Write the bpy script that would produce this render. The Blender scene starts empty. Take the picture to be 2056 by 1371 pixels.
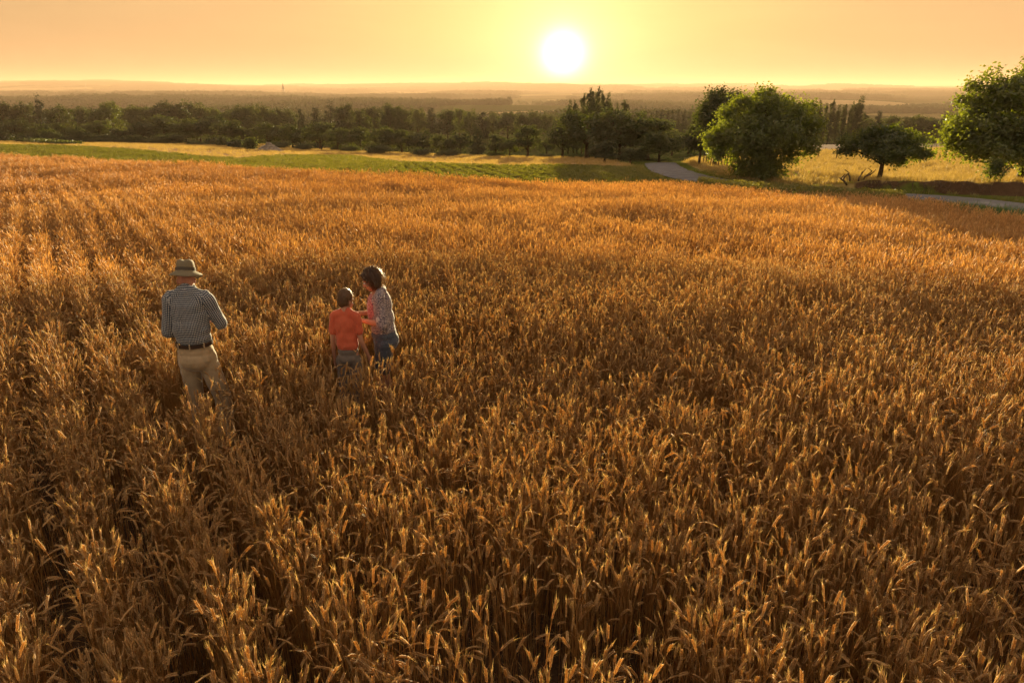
import bpy, math, random
import numpy as np
from mathutils import Vector, Matrix, noise as mnoise
R = math.radians
rng = np.random.default_rng(7)
random.seed(7)
S = bpy.context.scene

# ------------------------------------------------------------------ camera
F, TH, CAMZ = 1371.0, R(20.3), 3.1
cam_d = bpy.data.cameras.new("camera"); cam = bpy.data.objects.new("camera", cam_d)
S.collection.objects.link(cam); S.camera = cam
cam_d.sensor_width = 36; cam_d.lens = 24.0; cam_d.clip_start = 0.05; cam_d.clip_end = 40000
cam.location = (0, 0, CAMZ); cam.rotation_euler = (R(90) - TH, 0, 0)

# ------------------------------------------------------------------ world, sun, exposure
SUN_EL, SUN_AZ = R(2.45), R(3.95)          # azimuth clockwise from +Y
HAZE_D = 1.35e-4
sun_dir = Vector((math.sin(SUN_AZ) * math.cos(SUN_EL), math.cos(SUN_AZ) * math.cos(SUN_EL), math.sin(SUN_EL)))
S.view_settings.view_transform = 'Standard'; S.view_settings.look = 'None'
S.view_settings.gamma = 1.0; S.view_settings.exposure = 1.98
S.view_settings.use_curve_mapping = False
world = bpy.data.worlds.new("World"); S.world = world; world.use_nodes = True
wn = world.node_tree; wn.nodes.clear()

class NT:
    """small helper to write node trees"""
    def __init__(s, nt): s.nt = nt
    def n(s, typ, ins=None, **kw):
        nd = s.nt.nodes.new(typ)
        for k, v in kw.items(): setattr(nd, k, v)
        for k, v in (ins or {}).items():
            sock = nd.inputs[k]
            if isinstance(v, bpy.types.NodeSocket): s.nt.links.new(v, sock)
            else: sock.default_value = v
        return nd
    def m(s, op, a, b=0.0, c=0.0, clamp=False):
        nd = s.n('ShaderNodeMath', {0: a, 1: b, 2: c}, operation=op); nd.use_clamp = clamp
        return nd.outputs[0]
    def mix(s, f, a, b, mode='MIX'):
        nd = s.nt.nodes.new('ShaderNodeMix'); nd.data_type = 'RGBA'; nd.blend_type = mode
        for idx, v in ((0, f), (6, a), (7, b)):
            if isinstance(v, bpy.types.NodeSocket): s.nt.links.new(v, nd.inputs[idx])
            elif idx == 0: nd.inputs[0].default_value = v
            else: nd.inputs[idx].default_value = tuple(v) + ((1,) if len(v) == 3 else ())
        return nd.outputs[2]
    def ramp(s, f, stops, interp='LINEAR'):
        nd = s.nt.nodes.new('ShaderNodeValToRGB'); cr = nd.color_ramp; cr.interpolation = interp
        while len(cr.elements) < len(stops): cr.elements.new(0.5)
        for e, (p, c) in zip(cr.elements, stops):
            e.position = p; e.color = tuple(c) + ((1,) if len(c) == 3 else ())
        if isinstance(f, bpy.types.NodeSocket): s.nt.links.new(f, nd.inputs[0])
        return nd.outputs[0]
    def noise(s, vec, scale, detail=3, rough=0.55, dist=0.0):
        nd = s.n('ShaderNodeTexNoise', {'Scale': scale, 'Detail': detail, 'Roughness': rough, 'Distortion': dist})
        if vec is not None: s.nt.links.new(vec, nd.inputs['Vector'])
        return nd.outputs[0]
    def link(s, a, b): s.nt.links.new(a, b)

w = NT(wn)
sky = w.n('ShaderNodeTexSky', sky_type='NISHITA', sun_disc=False, sun_elevation=SUN_EL, sun_rotation=SUN_AZ,
          altitude=50, air_density=1.6, dust_density=3.5, ozone_density=1.0)
tc = w.n('ShaderNodeTexCoord')
nrm = w.n('ShaderNodeVectorMath', {0: tc.outputs['Generated']}, operation='NORMALIZE').outputs[0]
dt = w.n('ShaderNodeVectorMath', {0: nrm, 1: tuple(sun_dir)}, operation='DOT_PRODUCT').outputs['Value']
ang = w.m('ARCCOSINE', w.m('MINIMUM', dt, 0.999999))
sep = w.n('ShaderNodeSeparateXYZ', {0: nrm})
el = w.m('ARCSINE', sep.outputs[2])
# colour of the hazy evening air by elevation, then warmer / brighter towards the sun; zenith and rear sky raised as added fill light
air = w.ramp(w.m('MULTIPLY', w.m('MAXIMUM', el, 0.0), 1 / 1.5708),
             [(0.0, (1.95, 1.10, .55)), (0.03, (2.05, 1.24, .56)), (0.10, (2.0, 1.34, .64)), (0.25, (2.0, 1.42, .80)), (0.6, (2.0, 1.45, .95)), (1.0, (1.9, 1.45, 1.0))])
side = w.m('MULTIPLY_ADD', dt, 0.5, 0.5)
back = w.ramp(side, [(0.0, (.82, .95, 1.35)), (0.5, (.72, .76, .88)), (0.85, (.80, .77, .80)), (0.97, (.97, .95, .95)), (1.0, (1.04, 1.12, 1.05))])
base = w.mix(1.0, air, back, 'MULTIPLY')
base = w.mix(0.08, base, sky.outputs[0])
bn = w.noise(w.n('ShaderNodeMapping', {'Vector': nrm, 'Scale': (2.2, 2.2, 17)}).outputs[0], 1.4, 4, .55, .6)
bk = w.m('MULTIPLY_ADD', bn, .24, .88)
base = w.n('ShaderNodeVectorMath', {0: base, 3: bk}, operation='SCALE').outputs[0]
halo = w.m('MULTIPLY', w.m('EXPONENT', w.m('MULTIPLY', ang, -6.5)), .70)
halo2 = w.m('ADD', w.m('MULTIPLY', w.m('EXPONENT', w.m('MULTIPLY', w.m('POWER', w.m('MULTIPLY', ang, 1 / 0.024), 2.0), -1.0)), 7.0), w.m('MULTIPLY', w.m('EXPONENT', w.m('MULTIPLY', ang, -17.0)), 1.7))
g1 = w.n('ShaderNodeVectorMath', {0: (.8, 1.0, .30), 3: halo}, operation='SCALE').outputs[0]
g2 = w.n('ShaderNodeVectorMath', {0: (1.0, .95, .75), 3: halo2}, operation='SCALE').outputs[0]
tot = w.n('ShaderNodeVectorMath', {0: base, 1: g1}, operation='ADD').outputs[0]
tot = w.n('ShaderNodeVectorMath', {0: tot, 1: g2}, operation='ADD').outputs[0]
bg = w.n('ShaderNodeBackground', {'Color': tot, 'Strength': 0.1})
wo = w.n('ShaderNodeOutputWorld', {'Surface': bg.outputs[0]})
world.cycles.sampling_method = 'MANUAL'; world.cycles.sample_map_resolution = 1024

sl = bpy.data.lights.new("sun", 'SUN'); sun = bpy.data.objects.new("sun", sl); S.collection.objects.link(sun)
sl.energy = 5.0; sl.angle = R(0.6); sl.color = (1.0, 0.80, 0.44)
sun.rotation_euler = (-sun_dir).to_track_quat('-Z', 'Y').to_euler()

cy = S.cycles
cy.use_denoising = True
cy.max_bounces = 6; cy.diffuse_bounces = 3; cy.glossy_bounces = 1; cy.transmission_bounces = 3; cy.volume_bounces = 1
cy.transparent_max_bounces = 4; cy.use_adaptive_sampling = True; cy.adaptive_threshold = 0.02
cy.caustics_reflective = False; cy.caustics_refractive = False
cy.sample_clamp_indirect = 6.0

# ------------------------------------------------------------------ helpers
def tv(v): return math.tan(TH + math.atan((v - 685.5) / F))
def lateral(u, v, Y): return (u - 1028.0) / (F * math.cos(TH) + (685.5 - v) * math.sin(TH)) * Y

def smooth(t): t = np.clip(t, 0, 1); return t * t * (3 - 2 * t)
FAR = [(200, -11.6), (300, -16), (450, -24), (700, -28.5), (1000, -31), (1500, -34), (2200, -35), (3000, -32), (4500, -25), (6500, -6), (9000, 16), (13000, 20)]
def zt(Y, v, c=0.0): return (Y, CAMZ - Y * tv(v) - c)
TAB = [
 (-.64, [(10, -.3), (20, -.72), zt(50, 312, .75), zt(85, 293), zt(105, 289), zt(150, 285)]),
 (-.05, [(10, -.3), (20, -.78), zt(35, 348, .75), zt(58, 334), zt(88, 319), (140, -8.8)]),
 (.20, [(10, -.3), (20, -.80), zt(32, 372, .75), zt(44, 352), zt(70, 325), (140, -8.8)]),
 (.45, [(10, -.32), (20, -.95), zt(27, 392, .75), zt(42, 365), zt(90, 302), zt(150, 291)]),
 (.75, [(10, -.36), zt(22, 437, .75), zt(29, 415), zt(37, 380), zt(90, 304), zt(150, 291)]),
]
GX = np.concatenate([np.linspace(-60, 60, 601), np.geomspace(60.5, 14000, 900)])
def _dense(tab):
    ys = [-60, 0] + [p[0] for p in tab] + [p[0] for p in FAR]; zs = [1.2, 0] + [p[1] for p in tab] + [p[1] for p in FAR]
    z = np.interp(GX, ys, zs)
    k = np.hanning(21); k /= k.sum()
    return np.convolve(np.pad(z, 10, mode='edge'), k, mode='valid')
DT = [(s, _dense(t)) for s, t in TAB]
def bank_y(x): return np.interp(x, [10, 14, 16, 18, 19.5, 21, 24, 30], [44, 41, 39, 37.2, 35.5, 34.4, 33.8, 33.2])
def ground(x, y):
    x = np.asarray(x, float); y = np.asarray(y, float)
    s = np.clip(x / np.maximum(y, 12.0), -.64, .75)
    cols = [np.interp(y, GX, d) for _, d in DT]; sv = [a for a, _ in DT]
    z = np.zeros_like(s)
    for i in range(len(sv) - 1):
        wgt = smooth((s - sv[i]) / (sv[i + 1] - sv[i])); inside = (s >= sv[i]) & (s <= sv[i + 1])
        z = np.where(inside, cols[i] * (1 - wgt) + cols[i + 1] * wgt, z)
    # earth bank beside the road
    b = (.62 + .04 * np.sin(x * 2.1) + .03 * np.sin(x * 5.3 + 1)) * smooth((y - bank_y(x) - .12 * np.sin(x * 3.3)) / .5) * np.exp(-np.maximum(y - bank_y(x), 0) / 9.0)
    z = z + b * smooth((x - 16.8) / 3.0) * smooth((30 - x) / 3.0)
    far = smooth((y - 250) / 900)
    z = z + far * (4 * np.sin(x / 310 + y / 520 + .5) + 3 * np.sin(x / 170 - y / 260) + np.sin(y / 190 + x / 900 + 1) * 5)
    hf = smooth((y - 1800) / 3500)
    z = z + hf * (20 * np.sin(x / 1250 + 2.2) * np.sin(y / 900 + x / 3000) + 12 * np.sin(x / 620 + y / 500))
    z = z + smooth((y - 4000) / 2500) * 48 * np.exp(-((x + .66 * y) / (.22 * y + 1)) ** 2) * (y > 0)
    z = z + .03 * np.sin(x * .9 + y * .3) * np.sin(y * .7) * smooth(y / 10)
    return z
def gz(x, y): return float(ground(x, y))
def hit(u, v, dz=0.0, lo=1.5, hi=9000):
    k = tv(v); Y = lo
    f = lambda Y: (CAMZ - Y * k) - (gz(lateral(u, v, Y), Y) + dz)
    while Y < hi and f(Y) > 0: Y *= 1.02
    a, b = Y / 1.02, Y
    for _ in range(20):
        m = (a + b) / 2
        if f(m) > 0: a = m
        else: b = m
    return lateral(u, v, b), b
def inpoly(x, y, poly):
    c = np.zeros(np.shape(x), bool); n = len(poly); j = n - 1
    for i in range(n):
        xi, yi = poly[i]; xj, yj = poly[j]
        with np.errstate(divide='ignore', invalid='ignore'):
            c ^= ((yi > y) != (yj > y)) & (x < (xj - xi) * (y - yi) / (yj - yi + 1e-12) + xi)
        j = i
    return c
def world_line(pts, dz=0.0): return [hit(u, v, dz) for u, v in pts]

def mesh_np(name, V, Fs, mats=(), smooth_sh=False, midx=None):
    """Fs: array (m,k) or a list of such arrays"""
    if isinstance(Fs, np.ndarray): Fs = [Fs]
    Fs = [f for f in Fs if len(f)]
    me = bpy.data.meshes.new(name)
    V = np.ascontiguousarray(V, dtype=np.float32)
    me.vertices.add(len(V)); me.vertices.foreach_set('co', V.ravel())
    tot = np.concatenate([np.full(len(f), f.shape[1], np.int32) for f in Fs])
    idx = np.concatenate([f.ravel() for f in Fs]).astype(np.int32)
    start = np.concatenate([[0], np.cumsum(tot)[:-1]]).astype(np.int32)
    me.loops.add(len(idx)); me.loops.foreach_set('vertex_index', idx)
    me.polygons.add(len(tot)); me.polygons.foreach_set('loop_start', start); me.polygons.foreach_set('loop_total', tot)
    for m in mats: me.materials.append(m)
    if midx is not None: me.polygons.foreach_set('material_index', np.ascontiguousarray(midx, np.int32))
    me.polygons.foreach_set('use_smooth', np.full(len(tot), smooth_sh))
    me.update(calc_edges=True); me.validate()
    return me
class MB:
    """collects triangles / quads of one mesh"""
    def __init__(s): s.V = []; s.T = []; s.Q = []; s.n = 0; s.mt = []; s.mq = []
    def add(s, V, T=None, Q=None, m=0):
        V = np.asarray(V, float)
        if T is not None and len(T): T = np.asarray(T, int); s.T.append(T + s.n); s.mt += [m] * len(T)
        if Q is not None and len(Q): Q = np.asarray(Q, int); s.Q.append(Q + s.n); s.mq += [m] * len(Q)
        s.V.append(V); s.n += len(V)
    def tube(s, P, rad, k=6, m=0, cap=True):
        P = np.asarray(P, float); n = len(P); rad = np.broadcast_to(rad, (n,))
        T = np.gradient(P, axis=0); T /= np.linalg.norm(T, axis=1)[:, None] + 1e-12
        ref = np.array([1., 0, 0]) if abs(T[:, 0]).mean() < .8 else np.array([0, 1., 0])
        A = np.cross(T, ref); A /= np.linalg.norm(A, axis=1)[:, None]; B = np.cross(T, A)
        a = np.arange(k) / k * 2 * math.pi
        V = P[:, None] + rad[:, None, None] * (np.cos(a)[None, :, None] * A[:, None] + np.sin(a)[None, :, None] * B[:, None])
        Q = [(i * k + j, i * k + (j + 1) % k, (i + 1) * k + (j + 1) % k, (i + 1) * k + j) for i in range(n - 1) for j in range(k)]
        V = V.reshape(-1, 3); Tt = []
        if cap:
            V = np.vstack([V, P[:1], P[-1:]]); c0, c1 = n * k, n * k + 1
            Tt = [(c0, (j + 1) % k, j) for j in range(k)] + [(c1, (n - 1) * k + j, (n - 1) * k + (j + 1) % k) for j in range(k)]
        s.add(V, Tt, Q, m)
    def box(s, c, d, m=0):
        c = np.array(c, float); d = np.array(d, float) / 2
        V = [c + d * (i, j, k) for i in (-1, 1) for j in (-1, 1) for k in (-1, 1)]
        s.add(V, None, [(0, 1, 3, 2), (4, 6, 7, 5), (0, 4, 5, 1), (2, 3, 7, 6), (0, 2, 6, 4), (1, 5, 7, 3)], m)
    def mesh(s, name, mats, smooth_sh=False):
        Fs = []; mi = []
        if s.T: Fs.append(np.vstack(s.T)); mi += s.mt
        if s.Q: Fs.append(np.vstack(s.Q)); mi += s.mq
        return mesh_np(name, np.vstack(s.V), Fs, mats, smooth_sh, mi if len(mats) > 1 else None)

def tag(o, label=None, cat=None, group=None, kind=None):
    if label: o['label'] = label
    if cat: o['category'] = cat
    if group: o['group'] = group
    if kind: o['kind'] = kind
    return o
def obj(name, me, parent=None):
    o = bpy.data.objects.new(name, me); S.collection.objects.link(o)
    if parent is not None: o.parent = parent
    return o
def empty(name, loc, rz=0):
    o = bpy.data.objects.new(name, None); S.collection.objects.link(o); o.location = loc; o.rotation_euler = (0, 0, rz)
    o.empty_display_size = .3
    return o

# ------------------------------------------------------------------ materials
def mat(name):
    m = bpy.data.materials.new(name); m.use_nodes = True; m.node_tree.nodes.clear(); return m, NT(m.node_tree)
def principled(name, col, rough=.8, spec=.3, colf=None, bump=None, sub=0):
    m, t = mat(name)
    p = t.n('ShaderNodeBsdfPrincipled', {'Base Color': tuple(col) + (1,), 'Roughness': rough, 'Specular IOR Level': spec})
    if colf: t.link(colf(t), p.inputs['Base Color'])
    if bump:
        b = t.n('ShaderNodeBump', {'Strength': bump[0], 'Distance': bump[1], 'Height': bump[2](t)}); t.link(b.outputs[0], p.inputs['Normal'])
    if sub: p.inputs['Subsurface Weight'].default_value = sub; p.inputs['Subsurface Radius'].default_value = (.02, .008, .004)
    t.n('ShaderNodeOutputMaterial', {'Surface': p.outputs[0]})
    return m
def leafy(name, c1, c2, trans=.4, tc_=None, scale=1.2, island=True, ovar=.35, wscale=None, gloss=.06, rough=.5):
    """plant tissue: diffuse + translucent + faint sheen; c1..c2 vary by leaf, plant and place"""
    m, t = mat(name)
    geo = t.n('ShaderNodeNewGeometry'); oi = t.n('ShaderNodeObjectInfo'); tcd = t.n('ShaderNodeTexCoord')
    nz = t.noise(tcd.outputs['Object'], scale, 3)
    f = t.m('MULTIPLY_ADD', nz, .9, -.2)
    if island: f = t.m('MULTIPLY_ADD', geo.outputs['Random Per Island'], .45, f)
    f = t.m('MULTIPLY_ADD', oi.outputs['Random'], ovar, t.m('SUBTRACT', f, ovar * .4))
    if wscale:
        f = t.m('ADD', f, t.m('MULTIPLY_ADD', t.noise(geo.outputs['Position'], wscale, 3), 1.2, -.6))
    f = t.m('MAXIMUM', t.m('MINIMUM', f, 1.0), 0.0)
    col = t.mix(f, c1, c2)
    tcol = t.mix(1.0, col, tc_ or (1.5, 1.35, .8), 'MULTIPLY')
    d = t.n('ShaderNodeBsdfDiffuse', {'Color': col}); tr = t.n('ShaderNodeBsdfTranslucent', {'Color': tcol})
    mx = t.n('ShaderNodeMixShader', {0: trans, 1: d.outputs[0], 2: tr.outputs[0]})
    if gloss:
        g = t.n('ShaderNodeBsdfGlossy', {'Color': (1, 1, 1, 1), 'Roughness': rough})
        mx = t.n('ShaderNodeMixShader', {0: gloss, 1: mx.outputs[0], 2: g.outputs[0]})
    t.n('ShaderNodeOutputMaterial', {'Surface': mx.outputs[0]})
    return m
M_ear = leafy('wheat_ear', (.45, .25, .075), (.95, .70, .32), .55, (1.2, 1.14, .82), 6, True, .35, .05)
M_straw = leafy('wheat_straw', (.37, .185, .05), (.76, .49, .17), .48, (1.2, 1.15, .85), 5, True, .3, .05)
M_wleaf = leafy('wheat_leaf', (.26, .13, .035), (.50, .33, .11), .5, (1.35, 1.2, .7), 5, True, .3, .03)
M_leaf_oak = leafy('leaf_green', (.030, .052, .012), (.135, .18, .028), .52, (2.6, 2.1, .5), .5)
M_leaf_dark = leafy('leaf_dark', (.012, .020, .007), (.065, .085, .018), .35, (1.9, 1.6, .5), .25, ovar=.7)
M_leaf_mid = leafy('leaf_mid', (.016, .027, .007), (.075, .10, .020), .38, (1.9, 1.6, .5), .25, ovar=.7)
M_leaf_con = leafy('leaf_conifer', (.010, .017, .007), (.040, .052, .016), .2, (1.6, 1.4, .6), .3, ovar=.5)
M_leaf_far = leafy('leaf_far', (.022, .032, .010), (.055, .070, .018), .25, (1.5, 1.3, .6), .1)
M_crop = leafy('crop_leaf', (.08, .10, .012), (.23, .23, .03), .45, (1.7, 1.5, .5), 2, True, .12)
M_turf = leafy('verge_leaf', (.08, .10, .012), (.30, .27, .05), .45, (1.6, 1.4, .5), 2, True, .3)
M_dry = leafy('dry_grass', (.20, .15, .035), (.62, .47, .17), .45, (1.4, 1.2, .7), 2, True, .10)
M_bark = principled('bark', (.07, .045, .03), .9, .1, lambda t: t.ramp(t.noise(t.n('ShaderNodeTexCoord').outputs['Object'], 6, 4), [(0.3, (.035, .022, .014)), (0.7, (.12, .08, .05))]),
                    (.6, .03, lambda t: t.noise(t.n('ShaderNodeTexCoord').outputs['Object'], 14, 4)))
M_wood = principled('old_wood', (.12, .08, .05), .85, .1, lambda t: t.ramp(t.noise(t.n('ShaderNodeTexCoord').outputs['Object'], 9, 4), [(0.3, (.06, .04, .025)), (0.7, (.17, .12, .08))]))
M_metal = principled('dull_metal', (.18, .17, .16), .5, .5)

# ------------------------------------------------------------------ ground zones (world polygons)
def wheat_edge():
    px = [(-260, 306), (-120, 309), (0, 312), (200, 321), (330, 326), (480, 334), (600, 343), (740, 347), (830, 352), (900, 359), (1050, 364), (1300, 371),
          (1450, 376), (1530, 384), (1600, 391), (1700, 393), (1779, 396), (1860, 404), (2000, 427), (2056, 438), (2200, 465), (2400, 505)]
    return world_line(px, .75)
EDGE = wheat_edge()
FIELD = [(-90, -14), ( -90, EDGE[0][1] - 4)] + EDGE + [(EDGE[-1][0] + 14, EDGE[-1][1] - 6), (60, -14)]
GREEN_TOP = world_line([(-260, 290), (0, 292), (200, 297), (290, 303), (410, 316), (480, 319), (560, 313), (700, 313), (800, 325), (900, 331), (1000, 334), (1200, 335), (1290, 342), (1330, 352)])
GREEN = EDGE[:13] + GREEN_TOP[::-1]
GREEN_HI = [p for p in GREEN]
DRY_TOP = world_line([(-260, 272), (0, 279), (140, 288), (500, 289), (690, 301), (896, 311), (1066, 315), (1196, 318), (1260, 330)])
DRY = GREEN_TOP[:13] + DRY_TOP[::-1]
ROADC = world_line([(1325, 328), (1330, 334), (1345, 344.5), (1380, 356), (1425, 365), (1480, 373), (1600, 383.5), (1700, 390), (1800, 396), (1870, 399), (1960, 407), (2056, 417.5), (2200, 436), (2400, 462)])
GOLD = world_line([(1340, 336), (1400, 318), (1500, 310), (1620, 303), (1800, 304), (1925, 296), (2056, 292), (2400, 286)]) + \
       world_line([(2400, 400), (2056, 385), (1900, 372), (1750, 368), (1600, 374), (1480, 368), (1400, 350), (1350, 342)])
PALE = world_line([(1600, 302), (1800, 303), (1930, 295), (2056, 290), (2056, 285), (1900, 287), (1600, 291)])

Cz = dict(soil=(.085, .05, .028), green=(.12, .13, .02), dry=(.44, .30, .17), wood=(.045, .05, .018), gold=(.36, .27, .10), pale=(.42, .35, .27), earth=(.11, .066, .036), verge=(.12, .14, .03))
def spine_dist(x, y, line):
    d = np.full(np.shape(x), 1e9)
    for (ax, ay), (bx, by) in zip(line[:-1], line[1:]):
        L2 = (bx - ax) ** 2 + (by - ay) ** 2 + 1e-9
        t = np.clip(((x - ax) * (bx - ax) + (y - ay) * (by - ay)) / L2, 0, 1)
        d = np.minimum(d, np.hypot(x - ax - t * (bx - ax), y - ay - t * (by - ay)))
    return d
def build_ground():
    r = np.concatenate([[0.01], np.arange(1.0, 66, .17), 66 * 1.0125 ** np.arange(1, 430)])
    r = r[r < 13500]
    a = np.concatenate([np.linspace(-48, 48, 520), np.linspace(48, 312, 70)[1:-1]])
    a = np.radians(a); A, RR = np.meshgrid(a, r)
    X = RR * np.sin(A); Y = RR * np.cos(A)
    Z = ground(X, Y)
    n, m = X.shape
    V = np.stack([X, Y, Z], -1).reshape(-1, 3)
    i, j = np.meshgrid(np.arange(n - 1), np.arange(m), indexing='ij'); j2 = (j + 1) % m
    Q = np.stack([i * m + j, (i + 1) * m + j, (i + 1) * m + j2, i * m + j2], -1).reshape(-1, 4)[:, ::-1]
    me = mesh_np('ground', V, Q, [M_ground()], True)
    x, y = V[:, 0], V[:, 1]
    col = np.tile(np.array(Cz['wood'] + (1.,)), (len(V), 1))
    col[:, 3] = 0
    def put(mask, c): col[mask, :3] = c; col[mask, 3] = 1
    put(y < 70, Cz['verge'])
    put(inpoly(x, y, DRY), Cz['dry']); put(inpoly(x, y, GREEN), Cz['green'])
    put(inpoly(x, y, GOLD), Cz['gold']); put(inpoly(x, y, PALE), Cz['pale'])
    put((x > 18.3) & (x < 29) & (y > bank_y(x) - .35) & (y < bank_y(x) + .62 + .08 * np.sin(x * 3.1) + .06 * np.sin(x * 7.7)), Cz['earth']); put((spine_dist(x, y, ROADC) < 2.4), Cz['verge'])
    put(inpoly(x, y, FIELD) | (y < 2), Cz['soil'])
    at = me.color_attributes.new('zone', 'FLOAT_COLOR', 'POINT'); at.data.foreach_set('color', col.astype(np.float32).ravel())
    o = obj('ground', me); tag(o, kind='structure'); return o
def M_ground():
    m, t = mat('ground')
    geo = t.n('ShaderNodeNewGeometry'); P = geo.outputs['Position']
    za = t.n('ShaderNodeVertexColor', layer_name='zone')
    n1 = t.noise(P, .35, 5, .65); n2 = t.noise(P, 4.0, 4, .6)
    k = t.m('MULTIPLY_ADD', n1, .9, t.m('MULTIPLY_ADD', n2, .7, .2))
    near = t.mix(1.0, za.outputs['Color'], t.n('ShaderNodeCombineXYZ', {0: k, 1: k, 2: k}).outputs[0], 'MULTIPLY')
    vor = t.n('ShaderNodeTexVoronoi', {'Vector': P, 'Scale': .0032, 'Randomness': .9}, feature='F1')
    sp = t.n('ShaderNodeSeparateColor', {0: vor.outputs['Color']})
    fc = t.ramp(sp.outputs[0], [(0.0, (.05, .065, .02)), (0.45, (.10, .11, .035)), (0.6, (.34, .26, .13)), (0.8, (.20, .17, .07)), (1.0, (.42, .34, .2))], 'CONSTANT')
    fc = t.mix(1.0, fc, t.n('ShaderNodeCombineXYZ', {0: k, 1: k, 2: k}).outputs[0], 'MULTIPLY')
    cd = t.n('ShaderNodeSeparateXYZ', {0: P})
    f = t.m('MULTIPLY_ADD', cd.outputs[1], 1 / 120., -2.4, clamp=True)
    col = t.mix(f, near, fc)
    b = t.n('ShaderNodeBump', {'Strength': .9, 'Distance': .12, 'Height': n2})
    p = t.n('ShaderNodeBsdfDiffuse', {'Color': col, 'Normal': b.outputs[0]})
    t.n('ShaderNodeOutputMaterial', {'Surface': p.outputs[0]})
    return m
build_ground()

def build_road():
    P = np.array(ROADC); # resample
    seg = np.hypot(*np.diff(P, axis=0).T); L = np.concatenate([[0], np.cumsum(seg)]); q = np.arange(0, L[-1], .4)
    cx, cy_ = np.interp(q, L, P[:, 0]), np.interp(q, L, P[:, 1])
    kk = np.hanning(15); kk /= kk.sum()
    cx = np.convolve(np.pad(cx, 7, 'edge'), kk, 'valid'); cy_ = np.convolve(np.pad(cy_, 7, 'edge'), kk, 'valid')
    tx, ty = np.gradient(cx), np.gradient(cy_); l = np.hypot(tx, ty); nx, ny = -ty / l, tx / l
    ws = np.linspace(-1.4, 1.4, 12); V = []
    for k_, wv in enumerate(ws):
        e = .05 * np.sin(q * 1.7 + k_) if abs(wv) > 1.35 else 0
        x, y = cx + nx * (wv + e), cy_ + ny * (wv + e)
        V.append(np.stack([x, y, ground(x, y) + .05 + .05 * (1 - (wv / 1.4) ** 2)], -1))
    V = np.stack(V, 1); n, m = V.shape[:2]
    i, j = np.meshgrid(np.arange(n - 1), np.arange(m - 1), indexing='ij')
    Q = np.stack([i * m + j, i * m + j + 1, (i + 1) * m + j + 1, (i + 1) * m + j], -1).reshape(-1, 4)
    mt = principled('asphalt', (.2, .2, .2), .95, .0, lambda t: t.ramp(t.noise(t.n('ShaderNodeNewGeometry').outputs['Position'], 1.5, 6, .7), [(0.3, (.16, .16, .175)), (0.7, (.27, .265, .28))]),
                    (.3, .01, lambda t: t.noise(t.n('ShaderNodeNewGeometry').outputs['Position'], 60, 2)))
    o = obj('road', mesh_np('road', V.reshape(-1, 3), Q, [mt], True)); tag(o, kind='structure')
build_road()

# ------------------------------------------------------------------ scattering (only for what nobody could count)
def proto_collection(name, meshes):
    c = bpy.data.collections.new(name)
    for i, me in enumerate(meshes):
        c.objects.link(bpy.data.objects.new('%s_source_%02d' % (name, i), me))
    return c
def scatter(name, pts, rz, scl, coll, nproto, label, cat=None, tilt=.06):
    n = len(pts); me = bpy.data.meshes.new(name); me.vertices.add(n)
    me.vertices.foreach_set('co', np.ascontiguousarray(pts, np.float32).ravel())
    rot = np.stack([rng.normal(0, tilt, n), rng.normal(0, tilt, n), rz], -1).astype(np.float32)
    a = me.attributes.new('rot', 'FLOAT_VECTOR', 'POINT'); a.data.foreach_set('vector', rot.ravel())
    if np.ndim(scl) == 1: scl = np.repeat(scl[:, None], 3, 1)
    a = me.attributes.new('scl', 'FLOAT_VECTOR', 'POINT'); a.data.foreach_set('vector', scl.astype(np.float32).ravel())
    a = me.attributes.new('idx', 'INT', 'POINT'); a.data.foreach_set('value', rng.integers(0, nproto, n).astype(np.int32))
    me.update()
    o = obj(name, me)
    ng = bpy.data.node_groups.new(name, 'GeometryNodeTree')
    ng.interface.new_socket('Geometry', in_out='INPUT', socket_type='NodeSocketGeometry')
    ng.interface.new_socket('Geometry', in_out='OUTPUT', socket_type='NodeSocketGeometry')
    t = NT(ng); gi = t.n('NodeGroupInput'); go = t.n('NodeGroupOutput')
    ci = t.n('GeometryNodeCollectionInfo', {'Collection': coll, 'Separate Children': True, 'Reset Children': True})
    def attr(nm, ty):
        nd = t.n('GeometryNodeInputNamedAttribute', data_type=ty); nd.inputs['Name'].default_value = nm
        return nd.outputs['Attribute']
    ip = t.n('GeometryNodeInstanceOnPoints', {'Points': gi.outputs[0], 'Instance': ci.outputs[0], 'Pick Instance': True,
             'Instance Index': attr('idx', 'INT'), 'Rotation': attr('rot', 'FLOAT_VECTOR'), 'Scale': attr('scl', 'FLOAT_VECTOR')})
    t.link(ip.outputs[0], go.inputs[0])
    md = o.modifiers.new('scatter', 'NODES'); md.node_group = ng
    tag(o, label, cat, kind='stuff'); return o

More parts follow.
